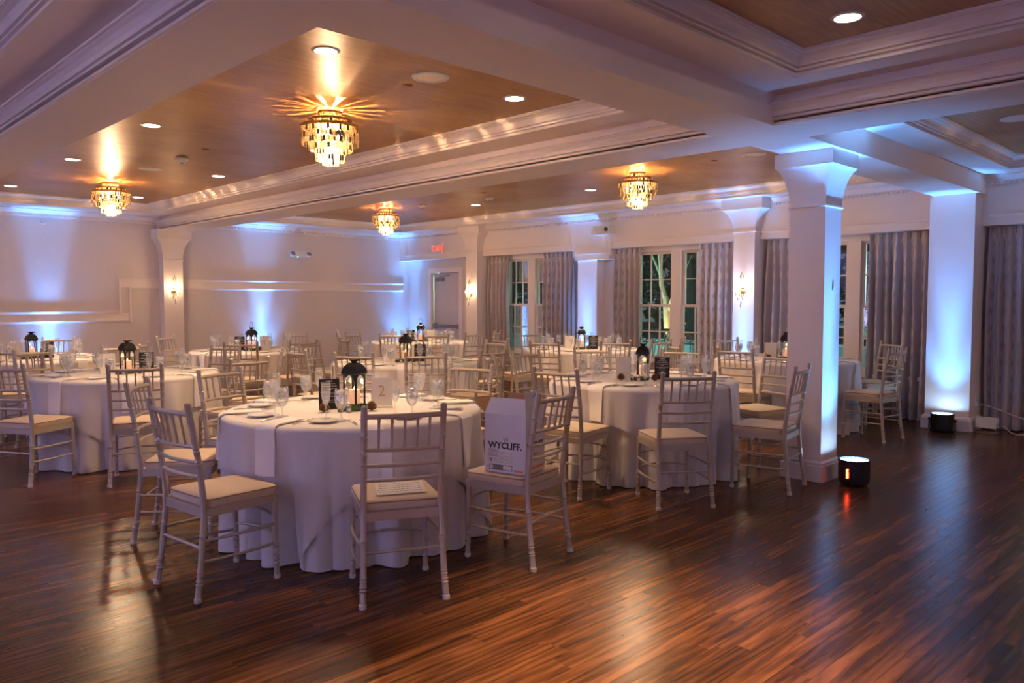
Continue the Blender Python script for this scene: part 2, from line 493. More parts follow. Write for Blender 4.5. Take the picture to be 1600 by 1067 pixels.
# ---- ceiling: gold panels, beams, ledges, crowns
ceil = MB().box(XB-0.2, XW+0.2, YF-0.2, YL+0.2, ZC+0.06, 3.2).build('ceiling', 'soffit_paint')
tag(ceil, 'coffered ceiling with gold foil panels between wide painted beams', kind='structure')
def beam(x0, x1, y0, y1): return MB().box(x0, x1, y0, y1, ZS, ZC+0.06).build('beam', 'soffit_paint', ceil)
beam(B1[0], B1[1], YF, YL)
beam(XB, B1[0], B2[0], B2[1]); beam(B1[1], XF, B2[0], B2[1])
beam(B3[0], B3[1], B2[1], YL)
CROWN = [(0,ZL),(.020,ZL),(.020,ZL+.016),(.006,ZL+.018),(.006,ZL+.025),(.032,ZL+.028),(.034,ZL+.038),(.022,ZL+.040),(.022,ZL+.045),(.044,ZL+.048),(.046,ZL+.056),(.036,ZL+.058),(.044,ZL+.074),(.058,ZL+.094),(.080,ZL+.106),(.080,ZL+.110),(.100,ZL+.112),(.100,ZL+.120),(.108,ZL+.122),(.108,ZC),(0,ZC)]
LOWC = [(0,ZS+.003),(.016,ZS+.003),(.016,ZS+.018),(.000,ZS+.020),(.000,ZS+.030),(.030,ZS+.033),(.032,ZS+.044),(.014,ZS+.046),(.014,ZS+.052),(.038,ZS+.055),(.040,ZS+.064),(.026,ZS+.066),(.034,ZS+.086),(.050,ZS+.108),(.066,ZS+.120),(.066,ZS+.124),(.082,ZS+.126),(.082,ZS+.138),(0,ZS+.138)]
def coffer(x0, x1, y0, y1, wx0, wx1, wy0, wy1):
    ix0, ix1, iy0, iy1 = x0+wx0, x1-wx1, y0+wy0, y1-wy1
    MB().box(ix0-0.01, ix1+0.01, iy0-0.01, iy1+0.01, ZC, ZC+0.05).build('coffer_panel', 'gold_paper', ceil)
    g = MB()
    g.box(x0, ix0, y0, y1, ZL, ZC+0.05); g.box(ix1, x1, y0, y1, ZL, ZC+0.05)
    g.box(ix0, ix1, y0, iy0, ZL, ZC+0.05); g.box(ix0, ix1, iy1, y1, ZL, ZC+0.05)
    g.build('ledge', 'soffit_paint', ceil)
    for a, b, n in (((ix0, iy0), (ix0, iy1), (1, 0)), ((ix1, iy0), (ix1, iy1), (-1, 0)), ((ix0, iy0), (ix1, iy0), (0, 1)), ((ix0, iy1), (ix1, iy1), (0, -1))):
        MB().mould(CROWN, a, b, n).build('crown_moulding', 'trim_paint', ceil)
coffer(B3[1], B1[0], B2[1], YL, .28, .32, .28, .60)      # gold bay with two chandeliers
coffer(XB, B3[0], B2[1], YL, .40, .28, .28, .60)         # bay over the left tables
coffer(XB, B1[0], YF, B2[0], .40, .30, .40, .28)         # bay over the dance floor
coffer(B1[1], XF, B2[1], YL, .28, .38, .28, .60)         # bay along the windows
coffer(B1[1], XF, YF, B2[0], .28, .38, .40, .28)         # bay beyond the free column
for a, b in (((B1[0], B2[1]), (B1[0], YL)), ((B1[0], YF), (B1[0], B2[0])), ((B3[0], B2[1]), (B3[0], YL))):
    MB().mould(LOWC, a, b, (-1, 0)).build('beam_moulding', 'trim_paint', ceil)

# ---- wall cornice with dentils (left wall and over the frieze)
DZ = 2.665
CORN = [(0,DZ-.012),(.010,DZ-.012),(.010,DZ),(.016,DZ+.002),(.016,DZ+.030),(.040,DZ+.032),(.040,DZ+.042),(.052,DZ+.052),(.070,DZ+.075),(.092,DZ+.09),(.100,DZ+.092),(.100,ZL+.002),(0,ZL+.002)]
def cornice(n, segs, nrm, label):
    o = None
    for a, b in segs:
        m_ = MB().mould(CORN, a, b, nrm).build('trim_%d' % n if o is None else 'cornice_length', 'trim_paint', o)
        if o is None: o = m_; tag(o, label, kind='structure')
        d = MB(); L = math.dist(a, b); k = int(L/0.052)
        t = ((b[0]-a[0])/L, (b[1]-a[1])/L)
        for i in range(k):
            c0 = i*0.052+0.012; c1 = c0+0.030
            p0 = (a[0]+t[0]*c0, a[1]+t[1]*c0); p1 = (a[0]+t[0]*c1, a[1]+t[1]*c1)
            q0 = (p0[0]+nrm[0]*.034, p0[1]+nrm[1]*.034); q1 = (p1[0]+nrm[0]*.034, p1[1]+nrm[1]*.034)
            xs = [p0[0], p1[0], q0[0], q1[0]]; ys = [p0[1], p1[1], q0[1], q1[1]]
            d.box(min(xs), max(xs), min(ys), max(ys), DZ+.004, DZ+.030)
        tag(d.build('dentil_row', 'trim_paint', o), kind='stuff')
cornice(1, [((XB, YL), (B3[0], YL)), ((B3[1], YL), (B1[0], YL)), ((B1[1], YL), (XF, YL))], (0, -1), 'dentil cornice along the end wall')
cornice(2, [((XF, YF), (XF, B2[0])), ((XF, B2[1]+.04), (XF, 5.0)), ((XF, 5.70), (XF, 10.55)), ((XF, 11.26), (XF, YL))], (-1, 0), 'dentil cornice above the curtain frieze')

# ---- frieze / pelmet over windows and door, with lowered block over the plain pilaster
FZ = 2.235
fr = MB().box(XF, XW, YF, YL, FZ, ZL).build('trim_3', 'trim_paint')
tag(fr, 'deep painted pelmet frieze running above the curtains', kind='structure')
MB().box(XF-.004, XW, 7.735, 8.463, 2.07, FZ+.03).build('pelmet_block', 'trim_paint', fr)
FL = [(0,2.322),(.012,2.322),(.012,2.334),(.005,2.346),(0,2.348)]
for a, b in ((YF, 2.5), (3.02, 5.19), (5.51, 7.66), (8.53, 10.68), (11.0, 13.1)):
    MB().mould(FL, (XF, a), (XF, b), (-1, 0)).build('panel_bead', 'trim_paint', fr)
MB().mould([(d, z-2.322+2.165) for d, z in FL], (XF-.004, 7.79), (XF-.004, 8.41), (-1, 0)).build('panel_bead', 'trim_paint', fr)
for y in (7.70, 8.47, 13.0):
    MB().box(XF-.008, XF, y, y+.022, 2.12 if y < 9 else 2.26, 2.345 if y < 9 else 2.66).build('panel_bead', 'trim_paint', fr)

# ---- columns and pilasters
def column(label, x0, x1, y0, y1, zb, ztop, plinth=True, cap=True, capz=2.15, abac=2.46, flare=.085, sides=(1,1,1,1), name='column', cat='column', pl=.16, plo=.03):
    t = empty(name, ((x0+x1)/2, (y0+y1)/2, 0)); tag(t, label, cat, kind='structure')
    cx, cy = (x0+x1)/2, (y0+y1)/2
    def rect(o): return (x0-cx-o*sides[0], x1-cx+o*sides[1], y0-cy-o*sides[2], y1-cy+o*sides[3])
    MB().sqloft([(*rect(0), zb), (*rect(0), capz if cap else ztop)]).build('shaft', 'trim_paint', t)
    if plinth:
        MB().sqloft([(*rect(plo), 0.0), (*rect(plo), pl-.035), (*rect(plo*.8), pl-.03), (*rect(plo*.7), pl-.012), (*rect(.006), pl), (*rect(.006), pl+.002)]).build('plinth', 'trim_paint', t)
    if cap:
        MB().sqloft([(*rect(.002), capz-.004), (*rect(.014), capz), (*rect(.014), capz+.010), (*rect(.004), capz+.014)]).build('neck_band', 'trim_paint', t)
        lv = []; n = 12; z0 = capz+.012; H = abac-z0
        for i in range(n+1):
            a = i/n*math.pi/2
            lv.append((*rect(.002+flare*(1-math.cos(a))**0.9), z0+H*(.28*i/n+.72*math.sin(a))))
        MB().sqloft(lv).build('flared_capital', 'trim_paint', t)
        MB().sqloft([(*rect(flare+.004), abac), (*rect(flare+.004), ztop)]).build('abacus', 'trim_paint', t)
    return t
pcol = column('free-standing white square column with flared capital lit blue on one side', 5.98, 6.27, 2.655, 2.945, 0.0, ZS)
MB().cbox((6.136-6.125, 2.655-2.80-.006, 1.50), (.03, .012, .016)).build('hook_plate', 'white_plastic', pcol)
column('plain square blue-lit pilaster carrying the cross beam at the window wall', 9.44, XW, 2.565, 3.015, 0.0, ZS, cap=False, sides=(1,0,1,1), name='pilaster', cat='pilaster', pl=.15)
column('flared pilaster with sconce lit blue between two curtained windows', 9.57, XW, 5.192, 5.501, 0.0, ZL, capz=2.33, abac=2.63, flare=.14, sides=(.6,0,1,1), name='pilaster', cat='pilaster')
column('flared pilaster with sconce beside the exit door', 9.57, XW, 10.685, 10.99, 0.0, ZL, capz=2.32, abac=2.64, flare=.13, sides=(.6,0,1,1), name='pilaster', cat='pilaster')
column('plain blue-lit pilaster under the lowered pelmet block', 9.76, XW, 8.03, 8.43, 0.0, 2.07, cap=False, plinth=True, sides=(1,0,1,1), name='pilaster', cat='pilaster')
column('flared pilaster with sconce against the end wall under the beam', 4.885, 5.195, 13.06, YL, 0.0, ZS, capz=2.08, abac=2.42, flare=.115, sides=(1,1,.8,0), name='pilaster', cat='pilaster')

# ---- end wall panel moulding (double band with a step) and baseboards
BAND = lambda z: [(0,z-.016),(.012,z-.016),(.020,z-.006),(.020,z+.004),(.030,z+.010),(.030,z+.016),(0,z+.016)]
tm = MB().mould(BAND(1.755), (4.27, YL), (4.885, YL), (0,-1)).build('trim_4', 'trim_paint')
tag(tm, 'double panel moulding stepping down along the end wall', kind='structure')
for z, a, b in ((1.755, 5.195, 9.80), (1.615, 4.42, 4.885), (1.615, 5.195, 9.80), (1.235, XB, 4.27), (1.095, XB, 4.42)):
    MB().mould(BAND(z), (a, YL), (b, YL), (0,-1)).build('rail', 'trim_paint', tm)
MB().box(4.255, 4.285, YL-.03, YL, 1.219, 1.771).build('rail', 'trim_paint', tm)
MB().box(4.405, 4.435, YL-.03, YL, 1.079, 1.631).build('rail', 'trim_paint', tm)
MB().box(4.285, 9.80, YL-.006, YL, 1.631, 1.739).build('band_panel', 'trim_paint', tm)
MB().box(XB, 4.405, YL-.006, YL, 1.111, 1.219).build('band_panel', 'trim_paint', tm)
BASE = [(0,0),(.018,0),(.018,.11),(.010,.135),(0,.14)]
bl = MB().mould(BASE, (XB, YL), (4.85, YL), (0,-1)).mould(BASE, (5.23, YL), (XW, YL), (0,-1)).build('baseboard_left', 'trim_paint'); tag(bl, 'painted baseboard of the end wall', kind='structure')
bb = MB()
for a, b in ((YF, 2.53), (3.05, 5.16), (5.53, 8.0), (8.46, 10.65), (11.02, 11.47), (12.62, YL)): bb.mould(BASE, (XW, a), (XW, b), (-1,0))
tag(bb.build('baseboard_right', 'trim_paint'), 'painted baseboard of the window wall', kind='structure')

# ---- windows
def window(n, y0, y1, label):
    w = empty('window_%d' % n, (XW, (y0+y1)/2, 0)); tag(w, label, kind='structure')
    yc = (y0+y1)/2; h0, h1 = y0-yc, y1-yc
    f = MB()
    f.box(-.022, .06, h0-.07, h0+.03, WZ0-.05, WZ1+.05).box(-.022, .06, h1-.03, h1+.07, WZ0-.05, WZ1+.05)
    f.box(-.022, .06, h0+.03, h1-.03, WZ1-.03, WZ1+.045)
    f.build('casing', 'trim_paint', w)
    MB().box(-.07, .08, h0-.09, h1+.09, WZ0-.03, WZ0+.015).build('sill', 'trim_paint', w)
    MB().box(-.015, .09, -.085, .085, WZ0+.015, WZ1-.03).build('mullion', 'trim_paint', w)
    zt0, zm, zb = WZ1-.03, 1.345, WZ0+.015
    for (a, b) in ((h0+.03, -.085), (.085, h1-.03)):
        for (za, zb_, xo, low) in ((zm-.02, zt0, .055, False), (zb, zm+.02, .02, True)):
            st = .036; rb = .055 if low else .03
            s = MB().box(xo, xo+.03, a, a+st, za, zb_).box(xo, xo+.03, b-st, b, za, zb_).box(xo, xo+.03, a+st, b-st, zb_-.034, zb_).box(xo, xo+.03, a+st, b-st, za, za+rb).build('sash', 'trim_paint', w)
            g0, g1, k0, k1 = a+st, b-st, za+rb, zb_-.034
            nc, nr = 2, 2; mt = .018
            if g1-g0 > .45: nc = 3
            for i in range(1, nc):
                y = g0+(g1-g0)*i/nc; MB().box(xo+.006, xo+.026, y-mt/2, y+mt/2, k0, k1).build('muntin', 'trim_paint', s)
            for j in range(1, nr):
                z = k0+(k1-k0)*j/nr
                MB().box(xo+.007, xo+.025, g0, g1, z-mt/2, z+mt/2).build('muntin', 'trim_paint', s)
            for i in range(nc):
                for j in range(nr):
                    ya, yb = g0+(g1-g0)*i/nc, g0+(g1-g0)*(i+1)/nc; z0, z1 = k0+(k1-k0)*j/nr, k0+(k1-k0)*(j+1)/nr
                    MB().add([(xo+.016, ya+.002, z0+.002), (xo+.016, yb-.002, z0+.002), (xo+.016, yb-.002, z1-.002), (xo+.016, ya+.002, z1-.002)], [(0,1,2,3)]).build('pane', 'window_glass', s)
window(1, *WINS[0], 'twin sash window between curtains nearest the exit door')
window(2, *WINS[1], 'twin sash window with warm lamp beyond, between the two blue-lit pilasters')
window(3, *WINS[2], 'twin sash window behind the free-standing column with a parked car beyond')
window(4, *WINS[3], 'curtained twin sash window beyond the square pilaster')

# ---- exit door
d = empty('door_1', (XW, (DOOR[0]+DOOR[1])/2, 0)); tag(d, 'painted exit door with grey panic bar and closer', kind='structure')
hw = (DOOR[1]-DOOR[0])/2
c = MB().box(-.025, .05, -hw-.10, -hw-.005, 0, DOOR[2]+.10).box(-.025, .05, hw+.005, hw+.10, 0, DOOR[2]+.10).box(-.025, .05, -hw-.005, hw+.005, DOOR[2]+.005, DOOR[2]+.10)
c.build('casing', 'trim_paint', d)
leaf = MB().box(.06, .10, -hw, hw, .008, DOOR[2]).build('leaf', 'door_paint', d)
pb = MB().box(.005, .035, -hw+.05, hw-.05, .88, .945).box(.0, .06, -hw+.03, -hw+.09, .865, .96).box(.0, .06, hw-.09, hw-.03, .865, .96).build('panic_bar', 'grey_metal', d)
cl = MB().box(-.01, .06, .10, .34, 1.80, 1.87).build('closer', 'grey_metal', d)
MB().tube([(.02, .30, 1.875), (.00, .12, 1.90), (.03, -.08, 1.925)], .010, 6).build('arm', 'grey_metal', cl)
MB().box(.055, .062, hw-.012, hw-.002, .05, DOOR[2]-.02).build('weather_strip', 'black_plastic', d)

# ================================================================== OUTSIDE
tag(MB().box(XW+.2, 60, -30, 45, -.9, -.55).build('ground', 'ground_grass'), 'dark lawn outside the windows', kind='structure')
tag(MB().box(XW+.2, 12.0, -6, 18, -.5, -.05).build('terrace', 'deck_stone'), 'pale stone terrace outside the windows', kind='structure')
tag(MB().box(14.5, 15.0, -8, 30, -.55, .55).build('garden_wall', 'deck_stone'), 'low pale garden wall beyond the terrace', kind='structure')
tag(MB().box(15.6, 30, -20, 40, -.56, -.50).build('driveway', 'asphalt'), 'dark driveway beyond the garden wall', kind='structure')
def railing(y0, y1, label, scroll):
    t = empty('iron_railing', (11.8, (y0+y1)/2, -.05)); tag(t, label, 'railing', 'iron railings on the terrace')
    L = (y1-y0)/2
    MB().box(-.02, .02, -L, L, .93, .97).build('top_rail', 'black_metal', t)
    MB().box(-.015, .015, -L, L, .70, .725).build('middle_rail', 'black_metal', t)
    MB().box(-.015, .015, -L, L, .08, .105).build('bottom_rail', 'black_metal', t)
    n = int((y1-y0)/.13); base = MB().tube([(0,0,.10), (0,0,.94)], .009, 6).mesh('baluster', 'black_metal')
    for i in range(n+1): link('baluster', base, t, (0, -L+.02+i*(2*L-.04)/n, 0))
    if scroll:
        ring = MB().tube([(0, .085*math.cos(a*math.pi/8), .826+.085*math.sin(a*math.pi/8)) for a in range(17)], .009, 6).mesh('scroll_ring', 'black_metal')
        for i in range(int((y1-y0)/.19)): link('scroll_ring', ring, t, (0, -L+.12+i*.19, 0))
    for y in (-L, L): MB().box(-.03, .03, y-.03, y+.03, 0, 1.02).build('post', 'black_metal', t)
railing(5.6, 9.2, 'black iron terrace railing with scroll rings beyond the window', True)
railing(9.4, 13.6, 'plain black iron terrace railing with straight bars beyond the window', False)
def tree(x, y, h, label, seed, leafm='leaf_dark', dens=260):
    r = random.Random(seed); t = empty('tree', (x, y, -.55)); tag(t, label, 'tree', 'trees outside the windows')
    tr = MB(); tr.tube([(0,0,0), (.05,.03,h*.3), (-.05,.06,h*.62), (.02,0,h)], [.22,.17,.11,.03], 8); tr.build('trunk', 'bark', t, True)
    br = MB(); lf = MB()
    for i in range(26):
        a = r.uniform(0, 6.28); z = r.uniform(.22, .9)*h; L = r.uniform(.9, 2.3)*(1.15-z/h*.5)
        e = Vector((math.cos(a)*L, math.sin(a)*L, z+r.uniform(.2, .9)))
        mid = Vector((e.x*.5, e.y*.5, z+(e.z-z)*.35)); br.tube([(0,0,z), mid, e], [.05,.03,.010], 5)
        for k in range(4):
            a2 = a+r.uniform(-1, 1); e2 = mid.lerp(e, r.uniform(0,1)); br.tube([e2, e2+Vector((math.cos(a2)*.6, math.sin(a2)*.6, r.uniform(.1,.6)))], [.014,.005], 4)
        for k in range(dens//26):
            p = mid.lerp(e, r.uniform(0,1.1))+Vector((r.uniform(-.5,.5), r.uniform(-.5,.5), r.uniform(-.4,.5)))
            s = r.uniform(.06,.15); u = Vector((r.uniform(-1,1), r.uniform(-1,1), r.uniform(-1,1))).normalized(); w = u.orthogonal().normalized()
            lf.add([p-u*s, p+w*s*.5, p+u*s, p-w*s*.5], [(0,1,2,3)])
    br.build('branches', 'bark', t)
    if dens: tag(lf.build('foliage', leafm, t), kind='stuff')
tree(19.5, 7.0, 6.5, 'bare dark tree standing beyond the driveway', 4, dens=130)
tree(17.2, 11.0, 5.0, 'dark leafy tree outside the window behind the railing', 5, dens=1500)
tree(17.4, 18.6, 5.5, 'dark leafy tree farther along outside the exit door', 6, dens=1500)
def hedge(x, y0, y1, h, label, seed):
    r = random.Random(seed); t = empty('hedge', (x, (y0+y1)/2, -.55)); tag(t, label, 'hedge', 'hedges outside the windows')
    L = (y1-y0)/2; m_ = MB()
    for i in range(int(3800*(y1-y0)/8*h/3.6)):
        p = Vector((r.gauss(0,.45), r.uniform(-L, L), h*math.sqrt(r.uniform(0.0,1))))
        s = r.uniform(.10,.22); u = Vector((r.uniform(-1,1), r.uniform(-1,1), r.uniform(-1,1))).normalized(); w = u.orthogonal().normalized()
        m_.add([p-u*s, p+w*s*.6, p+u*s, p-w*s*.6], [(0,1,2,3)])
    tag(m_.build('foliage', 'hedge_leaf', t), kind='stuff')
    c_ = MB()
    for i in range(int((y1-y0)/.7)):
        y = -L+.3+i*.7; c_.tube([(0,y,0), (r.uniform(-.2,.2), y+r.uniform(-.2,.2), h*.8)], [.05,.015], 5)
    c_.build('stems', 'bark', t)
hedge(24.5, 2, 12.5, 4.2, 'tall dark hedge beyond the parked car', 8)
hedge(22.0, 13, 36, 6.5, 'tall dark hedge beyond the terrace railing', 9)
def floodlit_tree():
    t = empty('forked_tree', (14.0, 9.60, -.55)); tag(t, 'small forked bare tree lit warm by a garden spotlight', 'tree')
    MB().tube([(0,0,0),(.02,-.03,.9),(.0,.0,1.75),(.02,.05,2.05)], [.09,.075,.075,.06], 8).build('trunk', 'pale_bark', t, True)
    for pts, rad in (([(.02,.05,2.0),(.0,.14,2.3),(.02,.19,2.75),(.0,.30,3.5)], [.06,.055,.04,.012]), ([(.0,.0,1.7),(.03,-.12,2.0),(.0,-.20,2.35),(.02,-.42,3.2)], [.06,.05,.035,.010]), ([(.0,.17,2.5),(.05,.35,2.8),(.02,.55,3.2)], [.03,.02,.006]), ([(.0,-.16,2.2),(-.05,-.4,2.45),(.0,-.6,2.9)], [.03,.02,.006])):
        MB().tube(pts, rad, 7).build('branch', 'pale_bark', t, True)
    g = empty('garden_spotlight', (13.45, 9.30, -.55)); tag(g, 'small garden spotlight at the foot of the forked tree', 'spotlight')
    MB().tube([(0,0,0),(0,0,.18)], .015, 6).build('stake', 'black_metal', g)
    MB().lathe([(.05,.18),(.06,.22),(.06,.30)], 12).build('lamp_head', 'black_metal', g)
    light('garden_spot_beam', 'SPOT', (13.45, 9.30, -.2), 130, (1.0, .72, .30), .03, R(26), .6, (14.0, 9.62, 1.55))
floodlit_tree()
# parked car
def car():
    t = empty('parked_car', (17.2, 6.9, -.5), R(78)); tag(t, 'pale parked car on the driveway outside the window', 'car')
    prof = [(-2.1,.35),(-2.15,.62),(-2.0,.80),(-1.15,.90),(-.45,1.38),(.75,1.42),(1.45,.98),(2.05,.92),(2.15,.60),(2.1,.35)]
    b = MB(); n = len(prof)
    for s_, wd in ((-1,.80),(1,.80)):
        for x, z in prof: b.v.append((x, s_*(wd if z < 1.0 else wd*.80), z))
    for i in range(n):
        k = (i+1) % n; b.f.append((i, k, n+k, n+i))
    b.f.append(tuple(range(n))); b.f.append(tuple(n+i for i in range(n)))
    b.build('body', 'car_paint', t)
    MB().add([(-1.17,-.62,.93),(-1.17,.62,.93),(-.50,.56,1.355),(-.50,-.56,1.355)], [(0,1,2,3)]).build('windscreen', 'car_glass', t, loc=(-.012,0,.012))
    MB().add([(1.44,-.62,1.0),(1.44,.62,1.0),(.80,.56,1.38),(.80,-.56,1.38)], [(0,1,2,3)]).build('rear_window', 'car_glass', t, loc=(.012,0,.012))
    for s_ in (-1,1):
        MB().add([(-.95,s_*.775,.99),(1.25,s_*.775,1.02),(.72,s_*.675,1.36),(-.42,s_*.675,1.33)], [(0,1,2,3)]).build('side_window', 'car_glass', t, loc=(0,s_*.012,0))
        for x in (-1.3, 1.35):
            m_ = MB(); m_.tube([(x,s_*.60,.32),(x,s_*.82,.32)], .32, 18); m_.build('wheel', 'tyre', t)
    return t
car()
# lamp over the terrace doors outside (greenish yard light) and a garden spotlight on the tree
def yard_lamp(x, y, z, label):
    t = empty('yard_lamp', (x, y, z)); tag(t, label, 'lamp', 'outdoor lamps')
    MB().tube([(0,0,0), (0,0,2.0)], .04, 8).build('post', 'black_metal', t)
    MB().lathe([(.05,2.0),(.13,2.05),(.13,2.25),(.05,2.35)], 12).build('lamp_head', 'downlight_glow', t)
    return t
yard_lamp(16.3, 2.2, -.5, 'post lamp at the edge of the driveway')
light('yard_light', 'POINT', (16.0, 2.2, 1.9), 130, (.65, 1.0, .85), .1)
light('terrace_light', 'POINT', (10.9, 12.2, 2.4), 200, (.35, .95, .95), .08)
wl_ = empty('wall_lantern', (XW+.2, 12.2, 2.6)); tag(wl_, 'outdoor wall lantern beside the exit door', 'lamp', 'outdoor lamps')
MB().box(0, .05, -.06, .06, -.15, .15).build('back_plate', 'black_metal', wl_); MB().lathe([(.05,-.1),(.09,-.05),(.09,.1),(.03,.16)], 10, c=(.13,0,0)).build('lamp_head', 'downlight_glow', wl_)
# ================================================================== CURTAINS
def curtain(y0, y1, label, seed):
    r = random.Random(seed); wd = y1-y0; np_ = max(3, round(wd/.105)); nu = np_*10; nv = 26
    z1, z0 = 2.232, .012
    t = empty('curtain', (9.84, (y0+y1)/2, 0)); tag(t, label, 'curtain', 'damask curtains on the window wall')
    ph = [r.uniform(-.5,.5) for _ in range(np_+1)]; am = [r.uniform(.75,1.25) for _ in range(np_+1)]
    vs = []; uvs = []
    for j in range(nv+1):
        v = j/nv; z = z1+(z0-z1)*v
        for i in range(nu+1):
            u = i/nu; k = min(int(u*np_), np_-1)
            sway = .012*math.sin(v*5+k*1.7)*v
            a = u*np_*2*math.pi
            amp = (.020+.042*min(1, v*3.2))*am[k]
            if v < .09: amp = .016+.012*(v/.09)
            d_ = -math.cos(a+.35*math.sin(v*3+ph[k]*4))*amp
            d_ += .008*math.sin(a*2+v*2)*min(1, v*4)
            y = -wd/2+u*wd+sway+.006*math.sin(a*.5+v*4)
            if v < .10:   # pinched heading
                y += -.010*math.sin(a)*(1-v/.10)
            vs.append((d_, y, z)); uvs.append((u*wd*2.0, v*2.2))
    fs = [(j*(nu+1)+i, j*(nu+1)+i+1, (j+1)*(nu+1)+i+1, (j+1)*(nu+1)+i) for j in range(nv) for i in range(nu)]
    me = bpy.data.meshes.new('drape'); me.from_pydata(vs, [], fs); me.materials.append(MATS['curtain_damask'])
    uvl = me.uv_layers.new(name='UVMap')
    for lp in me.loops: uvl.data[lp.index].uv = uvs[lp.vertex_index]
    me.polygons.foreach_set('use_smooth', [True]*len(me.polygons)); me.update()
    link('drape', me, t)
    hk = MB().box(-.035, -.022, -.004, .004, z1-.085, z1-.005).mesh('pleat_pin', 'piping')
    for k in range(np_): link('pleat', hk, t, (0, -wd/2+(k+.5)*wd/np_, 0))
curtain(10.13, 10.64, 'taupe damask curtain hanging beside the sconce pilaster by the door', 1)
curtain(8.56, 9.26, 'taupe damask curtain between a window and the plain blue pilaster', 2)
curtain(7.22, 7.72, 'taupe damask curtain hanging beside the pelmet block, away from the door', 3)
curtain(5.53, 6.20, 'damask curtain touching the blue-lit sconce pilaster on the door side', 4)
curtain(4.72, 5.14, 'damask curtain half hidden between the sconce pilaster and the free column', 5)
curtain(3.07, 3.81, 'wide damask curtain hanging next to the square blue pilaster', 6)
curtain(1.70, 2.52, 'shadowed damask curtain beyond the square pilaster above the adapter box', 7)
# ================================================================== CEILING FIXTURES
def chandelier(x, y, label, seed):
    r = random.Random(seed)
    t = empty('chandelier', (x, y, ZC)); tag(t, label, 'chandelier', 'tiered crystal chandeliers')
    MB().lathe([(.02,-.004),(.075,-.004),(.075,-.001),(.02,-.001)], 24).build('ceiling_plate', 'gold_metal', t)
    MB().lathe([(.0005,-.152),(.205,-.152),(.205,-.149),(.0005,-.149)], 40, caps=False).build('added_baffle', 'gold_metal', t)  # added disc keeping the lower lamp off the ceiling so streaks stay sharp
    def ring(rad, z, h, name='ring'):
        MB().lathe([(rad-.006, z-h), (rad, z-h), (rad, z), (rad-.006, z), (rad-.006, z-h)], 48, caps=False).build(name, 'gold_metal', t, True)
    ring(.093, -.018, .020); ring(.168, -.080, .018); ring(.225, -.128, .022)
    MB().tube([(.09,0,-.02),(.09,0,-.10)], .003, 5).tube([(-.09,0,-.02),(-.09,0,-.10)], .003, 5).tube([(0,.09,-.02),(0,.09,-.10)], .003, 5).tube([(0,-.09,-.02),(0,-.09,-.10)], .003, 5).tube([(0,.03,0),(0,.03,-.22)], .003, 5).tube([(-.22,0,-.142),(.22,0,-.142)], .003, 5).tube([(0,-.22,-.142),(0,.22,-.142)], .003, 5).build('frame_rods', 'gold_metal', t)
    def tier(rad, z0, rows, n, h, name, cm='crystal'):
        m_ = MB(); dk = MB()
        for row in range(rows):
            for i in range(n):
                a = 2*math.pi*(i+.5*(row % 2)+r.uniform(-.12,.12))/n
                rr = rad+r.uniform(-.003,.003); hh = h*r.uniform(.84,1.0); ww = 2*math.pi*rad/n*.66
                zc = z0-h*row-hh/2
                q = Matrix.Rotation(a, 3, 'Z') @ Matrix.Rotation(r.uniform(-.35,.35), 3, 'Z')
                c_ = (rr*math.cos(a), rr*math.sin(a), zc)
                (dk if r.random() < .26 else m_).cbox(c_, (.005, ww, hh), q)
        tag(m_.build(name, cm, t), kind='stuff'); tag(dk.build('smoky_crystals', 'crystal_smoke', t), kind='stuff')
    tier(.086, -.038, 1, 15, .092, 'crystal_tier', 'crystal_dense'); tier(.160, -.098, 1, 30, .034, 'crystal_tier', 'crystal_dense')
    tier(.218, -.150, 3, 46, .043, 'crystal_tier'); tier(.168, -.190, 3, 34, .044, 'crystal_tier')
    tier(.112, -.225, 4, 24, .044, 'crystal_tier'); tier(.058, -.300, 3, 14, .044, 'crystal_tier')
    bulb = MB().lathe([(.004,-.028),(.012,-.018),(.014,0),(.010,.014),(.004,.026)], 10).mesh('bulb', 'bulb_glow', True)
    for k in range(5):
        a = k*2*math.pi/5+.3; link('bulb', bulb, t, (.09*math.cos(a), .09*math.sin(a), -.185))
    light('chandelier_light', 'POINT', (x+.004, y+.003, ZC-.130), P_CHAND*.55, WARM, .003)
    light('chandelier_light', 'POINT', (x, y, ZC-.33), P_CHAND*1.25, WARM2, .04)
chandelier(3.31, 5.40, 'tiered crystal chandelier in the gold bay nearest the dance floor', 1)
chandelier(3.31, 10.50, 'tiered crystal chandelier in the gold bay near the end wall', 2)
chandelier(7.37, 10.40, 'tiered crystal chandelier in the window bay near the exit door', 3)
chandelier(7.37, 5.47, 'tiered crystal chandelier in the window bay near the free-standing column', 4)
chandelier(7.37, -1.2, 'added unseen tiered crystal chandelier in the bay beyond the free column', 5)  # out of view, added for fill light

DL = []
for x in (2.52, 4.09):
    for y in (4.15, 6.93, 9.17, 11.83): DL.append((x, y, 'gold'))
for y in (9.14, 6.83): DL.append((8.16, y, 'window'))
for y in (4.15, 6.83, 9.14, 11.8): DL.append((6.55, y, 'window'))
DL.append((4.18, 1.76, 'dance_end'))
for x in (2.6, 1.0, -1.6):  # unseen downlights, added for fill except the one over the warm floor pool
    for y in (1.76, -.9, -3.6): DL.append((x, y, 'dance'))
DL += [(4.18, -.9, 'dance'), (4.18, -3.6, 'dance')]
for x in (.55, -1.7):
    for y in (4.15, 6.93, 9.17): DL.append((x, y, 'near'))  # out of view, added for faint fill
DLAB = {'gold': 'recessed round downlight in the gold ceiling bay', 'window': 'recessed round downlight in the bay along the windows', 'dance': 'unseen recessed round downlight in the bay over the dance floor', 'dance_end': 'recessed round downlight near the corner of the dance floor bay', 'near': 'added unseen round downlight in the bay over the left tables'}
